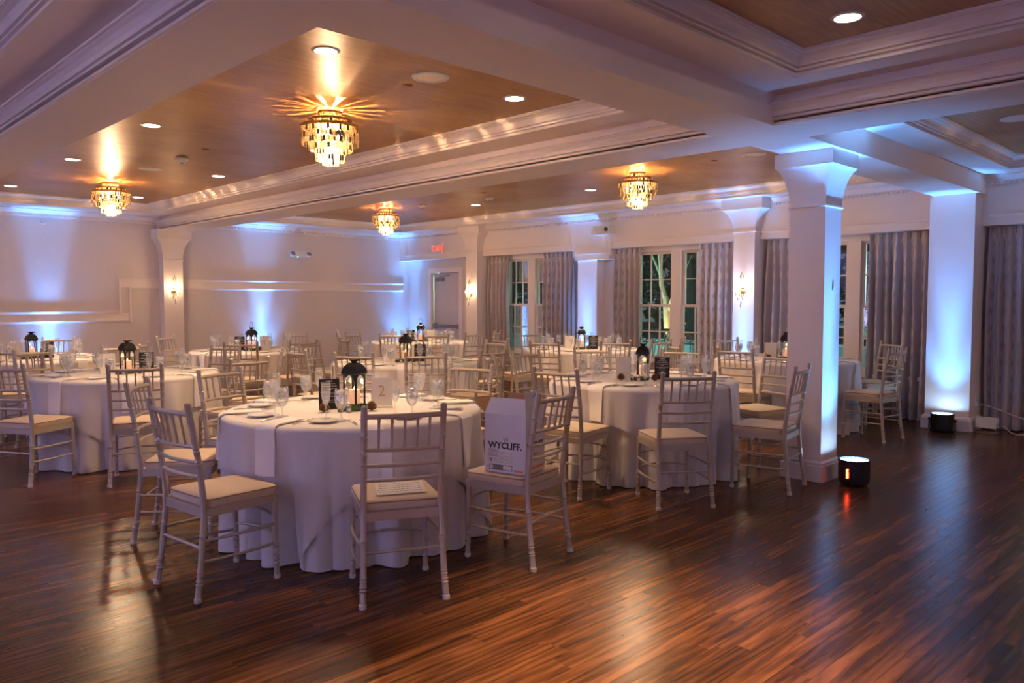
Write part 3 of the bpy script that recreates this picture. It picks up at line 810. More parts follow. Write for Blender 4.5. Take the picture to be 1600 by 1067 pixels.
dl_r = MB().lathe([(.066,-.006),(.082,-.004),(.086,0),(.066,0),(.066,-.006)], 28, caps=False).mesh('trim_ring', 'white_plastic', True)
dl_d = MB().lathe([(.0005,-.003),(.066,-.003)], 28, caps=False).mesh('lens', 'downlight_glow')
for x, y, k in DL:
    t = empty('downlight', (x, y, ZC)); tag(t, DLAB[k], 'downlight', DLAB[k]+'s')
    link('trim_ring', dl_r, t); link('lens', dl_d, t)
    pw = P_DOWN*{'gold': 1.0, 'window': .9, 'dance': .15, 'dance_end': .10, 'near': .04}[k]
    if (x, y) == (2.6, 1.76): pw *= 34.0
    if x == 1.0 and y > -1: pw *= 26.0  # added pair out of view; their floor bounce warms the beam soffits
    light('downlight_beam', 'SPOT', (x, y, ZC-.012), pw, WARM2, .05, R(64 if k != 'dance' else 50), .85, (x, y, 0))
# ceiling speakers, sprinklers, detectors, wall plate
sp_r = MB().lathe([(.100,-.008),(.122,-.006),(.126,0),(.100,0),(.100,-.008)], 32, caps=False).mesh('rim', 'white_plastic', True)
sp_g = MB().lathe([(.0005,-.006),(.100,-.004)], 32, caps=False).mesh('grille', 'soffit_paint')
for x, y, l in ((3.31, 4.15, 'round ceiling speaker in the gold bay near the crossing beams'), (3.33, 9.22, 'round ceiling speaker in the gold bay between the two chandeliers'), (7.37, 4.03, 'round ceiling speaker in the window bay above the free-standing column'), (7.46, 1.74, 'round ceiling speaker in the bay beyond the cross beam')):
    t = empty('ceiling_speaker', (x, y, ZC)); tag(t, l, 'speaker', 'round ceiling speakers'); link('rim', sp_r, t); link('grille', sp_g, t)
sk = MB().lathe([(.0005,-.004),(.036,-.003),(.040,0)], 20, caps=False).mesh('cover', 'cone_brown', True)
for x, y, l in ((3.32, 4.42, 'small dark sprinkler cover beside the ceiling speaker in the gold bay'), (3.29, 7.65, 'small dark sprinkler cover near the middle of the gold bay'), (7.40, 4.50, 'small dark sprinkler cover beside the speaker in the window bay'), (7.32, 8.03, 'small dark sprinkler cover near the detectors in the window bay'), (6.6, 10.3, 'small dark sprinkler cover near the far chandelier in the window bay')):
    tag(link('sprinkler_cover', sk, None, (x, y, ZC)), l, 'sprinkler', 'sprinkler covers')
sd1 = MB().lathe([(.0005,-.05),(.03,-.05),(.045,-.035),(.065,-.025),(.068,-.012),(.05,-.010),(.05,0)], 22, caps=False).mesh('housing', 'white_plastic', True)
sd2 = MB().lathe([(.0005,-.062),(.018,-.060),(.022,-.05)], 14, caps=False).mesh('sensor', 'grey_metal', True)
for x, y, l in ((3.31, 8.29, 'white smoke detector in the gold bay'), (7.56, 9.70, 'white smoke detector in the window bay nearer the exit door'), (7.69, 8.32, 'white smoke detector in the window bay nearer the free column')):
    t = empty('smoke_detector', (x, y, ZC)); tag(t, l, 'detector', 'smoke detectors'); link('housing', sd1, t); link('sensor', sd2, t)
t = empty('wall_plate', (3.22, YL, 2.60)); tag(t, 'small round wall plate below the end wall cornice', 'plate')
MB().lathe([(.0005,.012),(.030,.012),(.034,.004),(.045,.008),(.050,0)], 24, caps=False).build('disc', 'wall_paint', t, True, rot=(R(90),0,0)); MB().lathe([(.043,.007),(.047,.014),(.051,.007)], 24, caps=False).build('rim', 'white_plastic', t, True, rot=(R(90),0,0))

# emergency light, exit sign, projector box, fire pull
t = empty('emergency_light', (7.42, YL, 2.27)); tag(t, 'white twin-head emergency light on the end wall', 'emergency light')
MB().box(-.11, .11, -.07, 0, -.05, .06).build('housing', 'white_plastic', t)
for s in (-1, 1):
    h = MB().lathe([(.02,-.05),(.04,-.02),(.048,.03),(.048,.04)], 14).build('lamp_head', 'white_plastic', t, True, (s*.165, -.06, 0), (R(60), 0, 0)); MB().lathe([(.0005,.0415),(.043,.0415)], 14, caps=False).build('lens', 'grey_metal', h)
MB().lathe([(.0005,-.006),(.007,0),(.0005,.006)], 8, c=(-.06,-.072,-.04), caps=False).build('indicator', 'led_green', t)
t = empty('exit_sign', (XF-.012, 11.97, 2.43)); tag(t, 'red letter exit sign on the frieze above the door', 'exit sign')
MB().box(-.03, .0, -.17, .15, -.10, .10).build('housing', 'white_plastic', t)
el = text_mesh('EXIT', .165, 'lettering', .0008); el.materials.clear(); el.materials.append(MATS['exit_red'])
link('lettering', el, t, (-.032, -.01, 0), (R(90), 0, R(-90)))
MB().box(-.034, -.029, -.165, -.145, -.09, .09).build('edge_glow', 'exit_red', t)
t = empty('wall_projector', (9.60, 7.80, 2.50)); tag(t, 'white boxy wall unit with round lens on the frieze', 'projector')
MB().box(-.06, .12, -.19, .14, -.055, .075).build('housing', 'white_plastic', t)
MB().lathe([(.038,-.004),(.038,.008),(.026,.008),(.026,-.004)], 20, caps=False).build('lens_ring', 'grey_metal', t, True, (-.063,-.13,.02), (0,R(-90),0)); MB().lathe([(.0005,.002),(.026,.002)], 20, caps=False).build('lens', 'black_plastic', t, False, (-.063,-.13,.02), (0,R(-90),0))
MB().box(-.065, -.01, .14, .17, -.045, .01).build('side_knob', 'white_plastic', t)
t = empty('fire_pull', (XW-.012, 11.24, 1.06)); tag(t, 'small dark red fire pull station by the exit door', 'alarm pull')
MB().box(-.02, .012, -.035, .035, -.06, .06).build('housing', 'cone_brown', t); MB().box(-.03, -.02, -.025, .025, -.012, .012).build('handle', 'white_plastic', t)

# sconces
def sconce(loc, rz, label):
    t = empty('wall_sconce', loc, rz); tag(t, label, 'sconce', 'crystal wall sconces')
    # local: wall behind at y=0, faces -y
    MB().lathe([(.0005,.012),(.03,.010),(.045,0)], 18, caps=False).build('back_plate', 'gold_metal', t, True, (0,0,-.05), (R(90),0,0))
    MB().tube([(0,-.005,-.10),(0,-.05,-.14),(0,-.06,-.05)], .006, 6).build('stem', 'gold_metal', t)
    for s in (-1, 0, 1):
        MB().tube([(0,-.055,-.12),(s*.035,-.075,-.13),(s*.07,-.07,-.06)] if s else [(0,-.055,-.12),(0,-.10,-.13),(0,-.105,-.06)], .005, 6).build('arm', 'gold_metal', t)
    drop = MB().lathe([(.0008,-.035),(.010,-.015),(.007,.012),(.001,.02)], 6).mesh('crystal_drop', 'crystal')
    for i, (dx, dy, dz) in enumerate(((-.07,-.07,-.09),(.07,-.07,-.09),(0,-.105,-.10),(-.035,-.08,-.15),(.035,-.08,-.15),(0,-.06,-.20),(0,-.07,-.24),(-.02,-.05,.15),(.02,-.05,.15),(0,-.05,.19))): link('crystal_drop', drop, t, (dx,dy,dz))
    MB().tube([(0,-.06,-.05),(0,-.055,.18)], .004, 6).build('finial_rod', 'gold_metal', t)
    bl_ = MB().lathe([(.004,-.03),(.012,-.02),(.012,.01),(.004,.035)], 10).mesh('bulb', 'bulb_glow', True)
    for s in (-1, 0, 1): link('bulb', bl_, t, (s*.07, -.07 if s else -.105, -.02))
    d_ = Vector((math.sin(rz), -math.cos(rz), 0))
    p = Vector(loc)+d_*.14+Vector((0,0,.0))
    light('sconce_light', 'POINT', p, P_SCONCE, WARM2, .04)
sconce((5.04, 13.06, 1.63), 0, 'crystal wall sconce on the end wall pilaster')
sconce((9.57, 10.84, 1.60), R(-90), 'crystal wall sconce on the pilaster beside the exit door')
sconce((9.57, 5.347, 1.60), R(-90), 'crystal wall sconce on the blue-lit pilaster between windows')

# par can uplights
def par(x, y, aim, label, power=1.0, rz=0.0, spot=24, tilt=.075, col=None):
    t = empty('uplight', (x, y, 0), rz); tag(t, label, 'uplight', 'black led uplights')
    MB().lathe([(.100,.016),(.112,.026),(.115,.08),(.115,.185),(.119,.188),(.119,.202),(.104,.202),(.104,.190)], 22, caps=False).build('can', 'black_plastic', t, True)
    MB().lathe([(.0005,.016),(.100,.016)], 22, caps=False).build('rear_cap', 'black_plastic', t)
    MB().lathe([(.0005,.188),(.104,.188)], 22, caps=False).build('face', 'black_plastic', t)
    led = MB()
    for i in range(-4, 5):
        for j in range(-4, 5):
            if math.hypot(i, j) < 4.2: led.lathe([(.0075,.189),(.0075,.193),(.003,.196)], 6, c=(i*.0225, j*.0225, 0))
    tag(led.build('led_grid', 'led_blue', t), kind='stuff')
    MB().tube([(-.128,0,.13),(-.131,0,.03),(-.12,0,.008),(.12,0,.008),(.131,0,.03),(.128,0,.13)], .008, 6).build('yoke', 'black_metal', t)
    for s in (-1,1): MB().lathe([(.016,0),(.016,.022),(.010,.026)], 10).build('knob', 'black_plastic', t, False, (s*.116,0,.13), (0,s*R(90),0))
    light('uplight_beam', 'SPOT', (x, y, .215), P_PAR*power, col or BLUE, .08, R(spot), .8, (x+aim[0]*tilt*2.4, y+aim[1]*tilt*2.4, 2.6))
    light('uplight_spill', 'SPOT', (x, y, .215), P_PAR*power*.22, col or BLUE, .08, R(80), 1.0, (x+aim[0]*tilt*2.4, y+aim[1]*tilt*2.4, 2.6))
    return t
pa = par(6.07, 2.43, (0, 1), 'black uplight with glowing blue diodes at the foot of the free column', 1.9, .2)
MB().box(-.122,-.114,.018,.034,.070,.140).build('status_display', 'led_red', pa)
par(9.24, 2.77, (1, 0), 'black uplight in front of the square pilaster plinth', 1.35, R(90))
par(3.25, 13.06, (0, 1), 'uplight at the end wall below the moulding step', 1.5)
par(6.65, 13.06, (0, 1), 'uplight at the end wall behind the number one table', 1.5)
par(9.62, 12.95, (.7, .7), 'uplight in the corner beside the exit door', 1.6)
par(9.57, 8.23, (1, 0), 'uplight at the foot of the plain pilaster under the pelmet block', 1.2, R(90))
par(9.38, 5.347, (1, 0), 'uplight at the foot of the sconce pilaster', 1.2, R(90))
par(9.24, -1.0, (1, 0), 'added unseen uplight at the window wall farther along the dance floor', 1.1, R(90))  # added beyond the view for blue fill
for x, y, a in ((-2.95, .5, (-1,0)), (-2.95, 4.5, (-1,0)), (-2.95, 9.0, (-1,0)), (0.5, -4.95, (0,-1)), (5.0, -4.95, (0,-1))):
    par(x, y, a, 'added unseen fill uplight along the wall behind the dance floor', 4.6 if x < -2 else 1.2, spot=60, col=(0.36, 0.40, 1.0))  # added out of view for lavender fill on cloths and chair backs

# adapter box, its stand and cable beside the square pilaster
t = empty('adapter_box', (9.50, 2.41, 0), R(-4)); tag(t, 'white power adapter box on a wire stand by the square pilaster', 'power adapter')
MB().box(-.03, .06, -.10, .10, .055, .165).build('housing', 'white_plastic', t)
MB().tube([(-.03,-.10,.05),(-.03,-.10,.006),(-.03,.10,.006),(-.03,.10,.05)], .005, 6).tube([(.06,-.10,.05),(.06,-.10,.006),(.06,.10,.006),(.06,.10,.05)], .005, 6).build('wire_stand', 'grey_metal', t)
MB().cbox((-.02,-.115,.10), (.03,.02,.03)).build('plug', 'cable_white', t)
t = empty('wall_outlet', (9.66, 2.556, .30)); tag(t, 'wall outlet low on the side of the square pilaster', 'outlet')
MB().box(-.035, .035, -.006, .008, -.055, .055).build('cover_plate', 'white_plastic', t)
MB().box(-.016, .016, -.022, -.006, -.03, .005).build('plug', 'cable_white', t)
tag(MB().tube([(9.66,2.525,.29),(9.63,2.44,.28),(9.60,2.28,.235),(9.58,2.18,.20),(9.56,2.10,.185),(9.52,2.02,.15),(9.50,1.99,.09),(9.50,2.03,.03),(9.50,2.12,.012),(9.49,2.18,.03),(9.475,2.24,.09),(9.475,2.272,.10)], .006, 6).build('power_cable', 'cable_white', None, True), 'pale power cable looping from outlet to adapter box', 'cable')

# ================================================================== CHAIRS
def make_chair():
    t = empty('chiavari_chair')
    HT = .935
    # local: chair faces +x, back at -x
    def post_path(s):
        return [(-.245, s*.197, .0), (-.222, s*.190, .16), (-.198, s*.184, .40), (-.200, s*.182, .50), (-.222, s*.183, .68), (-.268, s*.184, HT)]
    def turned(path, rad, rings):
        pts = [Vector(p) for p in path]; out = []; rr = []
        tot = path[-1][2]; N = 26
        zs = sorted(set([i/N*tot for i in range(N+1)]+[z+d for z in rings for d in (-.012, -.007, 0, .007, .012)]))
        for z in zs:
            if z < 0 or z > tot: continue
            for a, b in zip(pts[:-1], pts[1:]):
                if a.z <= z <= b.z+1e-9:
                    f = (z-a.z)/(b.z-a.z); p = a.lerp(b, f); break
            out.append(p)
            k = rad
            if any(abs(z-q) < .001 for q in rings): k = rad*.80
            elif any(abs(abs(z-q)-.007) < .001 for q in rings): k = rad*1.20
            rr.append(k)
        return out, rr
    post = []
    for s in (-1, 1):
        pp, rr = turned(post_path(s), .0155, (.09, .13, .30, .66, .72, .80))
        p_ = MB().tube(pp, rr, 8).build('back_post', 'chair_paint', t, True)
        MB().lathe([(.013,-.0),(.018,.004),(.018,.022),(.014,.026)], 10, c=(-.244, s*.197, 0)).build('ferrule', 'ferrule', p_)
        MB().lathe([(.0155,0),(.0165,.004),(.012,.010),(.003,.013)], 8, c=(-.268, s*.184, HT-.001)).build('post_cap', 'chair_paint', p_)
        pp, rr = turned([(.190, s*.190, 0), (.182, s*.186, .43)], .0145, (.09, .13, .17))
        p_ = MB().tube(pp, rr, 8).build('front_leg', 'chair_paint', t, True)
        MB().lathe([(.012,0),(.017,.004),(.017,.020),(.014,.024)], 10, c=(.190, s*.190, 0)).build('ferrule', 'ferrule', p_)
    # seat frame ring
    f = MB()
    f.box(-.195, .185, -.194, -.170, .395, .437).box(-.195, .185, .170, .194, .395, .437)
    f.box(-.205, -.182, -.180, .180, .395, .437).box(.175, .200, -.190, .190, .395, .437).box(-.185, .180, -.170, .170, .420, .434)
    f.build('seat_frame', 'chair_paint', t)
    # cushion with domed top
    def cush(grow, levels):
        m_ = MB(); n = 9; ring = []
        for half_x0, half_x1, hy, z in levels:
            pts = []
            x0, x1, y = half_x0, half_x1, hy; r_ = .035
            for cx, cy, a0 in ((x1-r_, y-r_, 0), (x0+r_, y-r_, 90), (x0+r_, -y+r_, 180), (x1-r_, -y+r_, 270)):
                for k in range(5):
                    a = R(a0+k*22.5); pts.append((cx+r_*math.cos(a), cy+r_*math.sin(a), z))
            ring.append(pts)
        for pts in ring: m_.v += pts
        k = len(ring[0])
        for j in range(len(ring)-1):
            for i in range(k):
                q = (i+1) % k; m_.f.append((j*k+i, j*k+q, (j+1)*k+q, (j+1)*k+i))
        m_.f.append(tuple(reversed(range(k)))); e = (len(ring)-1)*k; m_.f.append(tuple(e+i for i in range(k)))
        return m_
    cu = cush(0, [(-.178,.198,.188,.437),(-.182,.204,.194,.448),(-.182,.204,.194,.474),(-.176,.198,.188,.482),(-.150,.172,.160,.489),(-.09,.11,.10,.494)]).build('cushion', 'cushion', t, True)
    y = .1945; pts = []
    x0, x1, r_ = -.183, .205, .035
    for cx, cy, a0 in ((x1-r_, y-r_, 0), (x0+r_, y-r_, 90), (x0+r_, -y+r_, 180), (x1-r_, -y+r_, 270)):
        for k in range(5):
            a = R(a0+k*22.5); pts.append((cx+r_*math.cos(a), cy+r_*math.sin(a), .476))
    pts.append(pts[0]); MB().tube(pts, .0032, 5).build('piping', 'piping', cu)
    def bx(z):   # x of the back line at height z
        P = post_path(1)
        for a, b in zip(P[:-1], P[1:]):
            if a[2] <= z <= b[2]: return a[0]+(b[0]-a[0])*(z-a[2])/(b[2]-a[2])
    def rail(z, rad, name, bow=.022):
        x = bx(z); MB().tube([(x-bow*(1-(q/.178)**2), q, z) for q in (-.178,-.12,-.06,0,.06,.12,.178)], rad, 8).build(name, 'chair_paint', t, True)
    rail(HT-.042, .0125, 'top_rail'); rail(.735, .0105, 'back_rail'); rail(.66, .0095, 'back_rail'); rail(.59, .0095, 'back_rail')
    for i in range(5):
        q = -.118+i*.059; b_ = .022*(1-(q/.178)**2)
        p0 = Vector((bx(.735)-b_, q, .735)); p1 = Vector((bx(HT-.042)-b_, q, HT-.042))
        MB().tube([p0, p0.lerp(p1,.25), p0.lerp(p1,.75), p1], [.0075,.0065,.0065,.0085], 6).build('spindle', 'chair_paint', t, True)
    for z in (.185, .285):
        for s in (-1, 1):
            xr = bx(z); MB().tube([(xr, s*.187, z), (xr+.08, s*.200, z), (0, s*.206, z), (.11, s*.201, z), (.186, s*.188, z)], .0075, 6).build('stretcher', 'chair_paint', t, True)
    for z in (.215, .315): MB().tube([(.187, -.187, z), (.202, -.09, z+.012), (.206, 0, z+.016), (.202, .09, z+.012), (.187, .187, z)], .0075, 6).build('stretcher', 'chair_paint', t, True)
    MB().tube([(bx(.25), -.187, .25), (bx(.25), .187, .25)], .0075, 6).build('stretcher', 'chair_paint', t, True)
    return t
TB = dict(T1=(2.68,4.13), T2=(2.5,7.6), T3=(2.35,10.3), T4=(4.83,9.9), T5=(5.15,6.92), T6=(7.86,10.15), T7=(5.42,3.95), T8=(8.18,6.99), T9=(8.45,4.18))
TN = dict(T1='the wine carton table', T2='the number seven table', T3='the table under the moulding step', T4='the number one table', T5='the middle table',
          T6='the table by the exit door', T7='the table beside the free column', T8='the table before the plain pilaster', T9='the table behind the free column')
def ring_pos(tn, deg, r=.985):
    c = TB[tn]; return (c[0]+r*math.cos(R(deg)), c[1]+r*math.sin(R(deg)), deg+180)
CH = [('T1',2.269,3.142,64,'with a folded paper on its seat'),('T1',1.84,3.88,6,'turned beside the chair with folded paper'),('T1',1.90,4.78,-37,'seen edge-on on the number seven side'),('T1',2.478,5.095,-72,'with its front turned to the dance floor'),('T1',3.05,3.09,102,'holding an open wine carton'),('T1',3.594,4.362,-164,'directly behind the open wine carton'),
 ('T2',1.648,7.095,31,'with its seat side-on to the cloth'),('T2',2.211,6.484,67,'with its back to the dance floor'),('T2',3.382,8.028,-154,'facing the dance floor'),('T2',2.98,6.50,100,'pulled out towards the wine carton table'),('T2',3.40,7.12,150,'pulled out and seen edge-on'),('T2',2.816,8.706,-106,'behind the number seven card'),('T2',2.127,8.506,-68,'back to back with another table'),
 ('T3',2.032,9.253,73,'with its back to the dance floor'),('T3',2.776,11.183,-116,'against the blue-lit wall'),('T3',2.99,9.557,131,'partly hidden by a lantern'),
 ('T4',4.289,10.717,-56,'next to the end wall pilaster'),('T4',4.319,9.064,59,'right before its lantern'),('T4',4.841,8.872,91,'with its back to the middle table'),('T4',5.45,9.12,128,'seen edge-on against the end wall'),('T4',5.631,10.464,-145,'behind a cluster of glasses')]
for tn, x, y, yw, l in [('T5',4.725,6.024,46,'behind the number two card'),('T5',*ring_pos('T5',-147)[:2],33,'behind the menu card of the next table'),('T5',4.782,7.828,-68,'facing the dance floor'),('T5',*ring_pos('T5',178)[:2],-2,'seen edge-on'),('T5',6.128,6.862,177,'on its window side'),('T5',5.218,5.872,94,'on its column side'),
 ('T6',7.307,9.142,61,'on its middle table side'),('T6',*ring_pos('T6',-90)[:2],90,'on its plain pilaster side'),('T6',*ring_pos('T6',-147)[:2],33,'towards the number one table'),('T6',6.789,10.093,3,'side-on before the end wall'),('T6',*ring_pos('T6',150)[:2],-30,'with its front to the windows'),('T6',*ring_pos('T6',-58)[:2],122,'beside the door-side curtain'),
 ('T7',4.80,4.82,-54,'seen edge-on beyond the wine carton'),('T7',5.33,4.95,-87,'jammed against an edge-on chair'),('T7',5.93,4.78,-123,'behind a goblet cluster'),('T7',4.50,3.84,9,'next to the wine carton chair'),('T7',4.81,3.29,56,'with its back to the dance floor'),('T7',5.54,3.02,100,'with a blue-lit back'),('T7',6.25,3.46,165,'between cloth and column'),('T7',6.31,4.26,-160,'behind the menu card'),
 ('T8',7.114,6.557,22,'with its back to the middle table'),('T8',7.657,6.112,59,'with its back to the free column'),('T8',8.406,7.944,-103,'against the pilaster'),('T8',7.226,7.214,-13,'on its exit door side'),('T8',8.64,6.12,118,'against the twin window'),('T8',8.08,5.86,84,'back to back with the next table'),
 ('T9',7.446,4.104,4,'with its back to the next table'),('T9',8.31,3.27,84,'seat in clear view past the column'),('T9',9.20,3.70,147,'against the wide curtain'),('T9',7.64,4.76,-36,'edge-on before the window'),('T9',8.942,5.027,-120,'below the blue sconce pilaster')]:
    CH.append((tn, x, y, yw, l))
proto = make_chair()
CHAIRS = []
for i, (tn, x, y, yw, l) in enumerate(CH):
    o = proto if i == 0 else copy_tree(proto)
    ux, uy = x-TB[tn][0], y-TB[tn][1]; ul = math.hypot(ux, uy); k_ = max(ul, 1.10 if i in (10,14,21,22,35,37,39,45,49,51) else 1.06 if i in (8,17,18,28,31,38,50) else 1.025)/ul
    x, y = TB[tn][0]+ux*k_, TB[tn][1]+uy*k_
    o.location = (x, y, 0); o.rotation_euler = (0, 0, R(yw))
    lab = 'champagne chiavari chair at %s, %s' % (TN[tn], l)
    if len(lab.split()) > 16: lab = 'chiavari chair at %s, %s' % (TN[tn], l)
    tag(o, lab, 'chair', 'chiavari chairs at %s' % TN[tn])
    CHAIRS.append(o)

# ================================================================== TABLES
TR = .772; ZT = .745
class Cloth:
    def __init__(s, seed, rot):
        r = random.Random(seed)
        s.h = [(13, r.uniform(.45,.6), r.uniform(0,6.3)), (21, r.uniform(.35,.5), r.uniform(0,6.3)), (27, r.uniform(.15,.25), r.uniform(0,6.3)), (5, .2, r.uniform(0,6.3))]
        s.rot = rot
    def wave(s, a): return sum(k*(2*abs(math.sin(n*a/2+p))**1.1-1.45) for n, k, p in s.h)
    def pos(s, a, q, off):
        # q: distance from table centre measured along the cloth
        if q <= TR-.02: return Vector((q*math.cos(a), q*math.sin(a), ZT+.004+off))
        e = .03
        if q < TR-.02+e*1.4:
            f = (q-(TR-.02))/(e*1.4)*math.pi/2
            rr = TR-.02+(.024+off)*math.sin(f); z = ZT+.004+off-(.024)*(1-math.cos(f))-off*(1-math.cos(f))
            return Vector((rr*math.cos(a), rr*math.sin(a), z))
        d = q-(TR-.02+e*1.4); amp = .016*min(1, d/.10)+.085*min(1, d/.66)
        rr = TR+.002+off*(1+2.6*d)+.020*d+amp*s.wave(a)*.8
        return Vector((rr*math.cos(a), rr*math.sin(a), ZT-.020-d*.985))
    def sheet(s, name, mat_, parent, hem, off, na=300, nq=16, flare=0):
        m_ = MB(); top = [0.0, .40, TR-.02, TR-.008, TR+.004, TR+.016, TR+.024]
        m_.v.append(tuple(s.pos(0, 0, off)))
        rows = len(top)-1+nq
        for j in range(1, len(top)+nq):
            for i in range(na):
                a = 2*math.pi*i/na
                q = top[j] if j < len(top) else top[-1]+(hem(a)-top[-1])*(j-len(top)+1)/nq
                m_.v.append(tuple(s.pos(a, q, off)))
        for i in range(na): m_.f.append((0, 1+i, 1+(i+1) % na))
        for j in range(rows-1):
            for i in range(na):
                k = (i+1) % na; m_.f.append((1+j*na+i, 1+(j+1)*na+i, 1+(j+1)*na+k, 1+j*na+k))
        return m_.build(name, mat_, parent, True)
QF = TR+.022+(ZT-.020-.006)/.985
def grid_shell(fn, nu, nv, th_fn, name, mat_, parent=None, loc=None, rot=None):
    m_ = MB(); 
    for s in (0, 1):
        for j in range(nv+1):
            for i in range(nu+1): m_.v.append(tuple(fn(i/nu, j/nv, s)))
    N = (nu+1)*(nv+1)
    for j in range(nv):
        for i in range(nu):
            a = j*(nu+1)+i; m_.f.append((a, a+1, a+nu+2, a+nu+1)); m_.f.append((N+a, N+a+nu+1, N+a+nu+2, N+a+1))
    for i in range(nu):
        a = i; m_.f.append((a, N+a, N+a+1, a+1)); a = nv*(nu+1)+i; m_.f.append((a, a+1, N+a+1, N+a))
    for j in range(nv):
        a = j*(nu+1); b = a+nu+1; m_.f.append((a, b, N+b, N+a)); a += nu; b += nu; m_.f.append((a, N+a, N+b, b))
    return m_.build(name, mat_, parent, True, loc, rot)

# table ware prototypes
def make_goblet():
    t = empty('water_goblet')
    MB().lathe([(.0005,.001),(.034,.001),(.034,.003),(.010,.008),(.0055,.016),(.0055,.048),(.012,.056),(.026,.070),(.034,.092),(.037,.118),(.036,.150),(.034,.172)], 20, caps=False).build('glass', 'goblet_glass', t, True)
    MB().lathe([(.0005,.060),(.016,.063),(.028,.078),(.0335,.100),(.0345,.120),(.0345,.136),(.0005,.136)], 18, caps=False).build('water_fill', 'water', t, True)
    m_ = MB(); r = random.Random(2)
    for k in range(9):
        a = r.uniform(0,6.3); d_ = r.uniform(.004,.019); q = Matrix.Rotation(r.uniform(0,3), 3, 'X') @ Matrix.Rotation(r.uniform(0,3), 3, 'Z')
        m_.cbox((d_*math.cos(a), d_*math.sin(a), r.uniform(.108,.158)), (.017,.017,.015), q)
    tag(m_.build('ice_cubes', 'ice', t), kind='stuff')
    return t
def make_flute():
    t = empty('champagne_flute')
    MB().lathe([(.0005,.001),(.031,.001),(.031,.003),(.008,.007),(.0045,.015),(.0045,.075),(.010,.086),(.020,.104),(.0255,.135),(.0265,.170),(.0250,.208)], 18, caps=False).build('glass', 'goblet_glass', t, True)
    MB().lathe([(.0005,.088),(.009,.090),(.018,.106),(.0235,.134),(.0245,.158),(.0005,.158)], 16, caps=False).build('sparkling_fill', 'water', t, True)
    return t
def make_plate():
    o = MB().lathe([(.0005,.0),(.048,.0),(.052,.003),(.078,.011),(.080,.013),(.077,.0135),(.050,.006),(.0005,.005)], 24, caps=False).build('bread_plate', 'porcelain', None, True); return o
def make_knife():
    t = empty('table_knife')
    MB().tube([(-.11,0,.004),(-.06,0,.005),(-.01,0,.004)], [.005,.0065,.0045], 8).build('handle', 'silver', t, True)
    MB().add([(-.012,-.006,.001),(.095,-.008,.001),(.112,.004,.001),(-.012,.006,.001),(-.012,-.006,.004),(.095,-.008,.003),(.112,.004,.002),(-.012,.006,.004)], [(3,2,1,0),(4,5,6,7),(0,1,5,4),(1,2,6,5),(2,3,7,6),(3,0,4,7)]).build('blade', 'silver', t)
    return t
def make_fork():
    t = empty('table_fork')
    MB().tube([(-.095,0,.003),(-.05,0,.005),(.03,0,.004),(.045,0,.004)], [.006,.0045,.003,.005], 8).build('handle', 'silver', t, True)
    m_ = MB().box(.042,.062,-.011,.011,.003,.005)
    m_.build('shoulder', 'silver', t)
    for k in range(4): MB().tube([(.060,-.009+k*.006,.004),(.080,-.009+k*.006,.0055),(.100,-.009+k*.006,.008)], [.0018,.0018,.001], 5).build('tine', 'silver', t)
    return t
def make_lantern():
    t = empty('candle_lantern'); t.scale = (.63, .63, 1.0)
    MB().sqloft([(-.088,.088,-.088,.088,0),(-.088,.088,-.088,.088,.012),(-.080,.080,-.080,.080,.022),(-.076,.076,-.076,.076,.024)]).build('base', 'black_metal', t)
    for sx in (-1,1):
        for sy in (-1,1): MB().cbox((sx*.070, sy*.070, .118), (.013,.013,.19)).build('corner_post', 'black_metal', t)
    for k in range(4):     # arched side plates
        m_ = MB(); N = 10; zt, zs, w = .214, .150, .064
        arch = [(-w+.006, .026), (-w+.006, zs)]+[(-(w-.006)*math.cos(i/N*math.pi), zs+.052*math.sin(i/N*math.pi)**.75) for i in range(1, N)]+[(w-.006, zs), (w-.006, .026)]
        outer = [(-w, .026), (-w, zs)]+[(-w+2*w*i/N, zt) for i in range(1, N)]+[(w, zs), (w, .026)]
        n = len(arch)
        for th in (-.003, .003):
            for (a, z) in arch: m_.v.append((th+.071, a, z))
            for (a, z) in outer: m_.v.append((th+.071, a, z))
        for i in range(n-1):
            m_.f.append((i, i+1, n+i+1, n+i)); m_.f.append((2*n+i, 3*n+i, 3*n+i+1, 2*n+i+1))
            m_.f.append((i, 2*n+i, 2*n+i+1, i+1)); m_.f.append((n+i, n+i+1, 3*n+i+1, 3*n+i))
        sd = m_.build('arched_side', 'black_metal', t, rot=(0,0,k*math.pi/2))
        MB().add([(.071,-.056,.03),(.071,.056,.03),(.071,.056,.19),(.071,-.056,.19)], [(0,1,2,3)]).build('glass_pane', 'lantern_glass', sd)
    MB().sqloft([(-.082,.082,-.082,.082,.206),(-.090,.090,-.090,.090,.212),(-.090,.090,-.090,.090,.220),(-.083,.083,-.083,.083,.236),(-.070,.070,-.070,.070,.256),(-.050,.050,-.050,.050,.270),(-.034,.034,-.034,.034,.276)]).build('roof', 'black_metal', t)
    MB().lathe([(.026,.274),(.030,.286),(.046,.290),(.050,.295),(.046,.300),(.018,.304)], 16).build('chimney_cap', 'black_metal', t, True)
    c_ = MB().lathe([(.0005,.025),(.054,.025),(.055,.03),(.055,.108),(.051,.113),(.0005,.106)], 20, caps=False).build('led_candle', 'led_wax', t, True)
    MB().lathe([(.001,.106),(.006,.112),(.005,.120),(.001,.130)], 8).build('flame', 'flame_led', c_)
    return t
LANT_HANDLE_UP = MB().tube([(0, .045*math.cos(a), .300+.075*math.sin(a)) for a in [math.pi*i/12 for i in range(13)]], .0035, 6).mesh('handle', 'black_metal', True)
LANT_HANDLE_DOWN = MB().tube([(.012+.058*math.sin(a), .049*math.cos(a), .300-.012*math.sin(a)) for a in [math.pi*i/12 for i in range(13)]], .0035, 6).mesh('handle', 'black_metal', True)
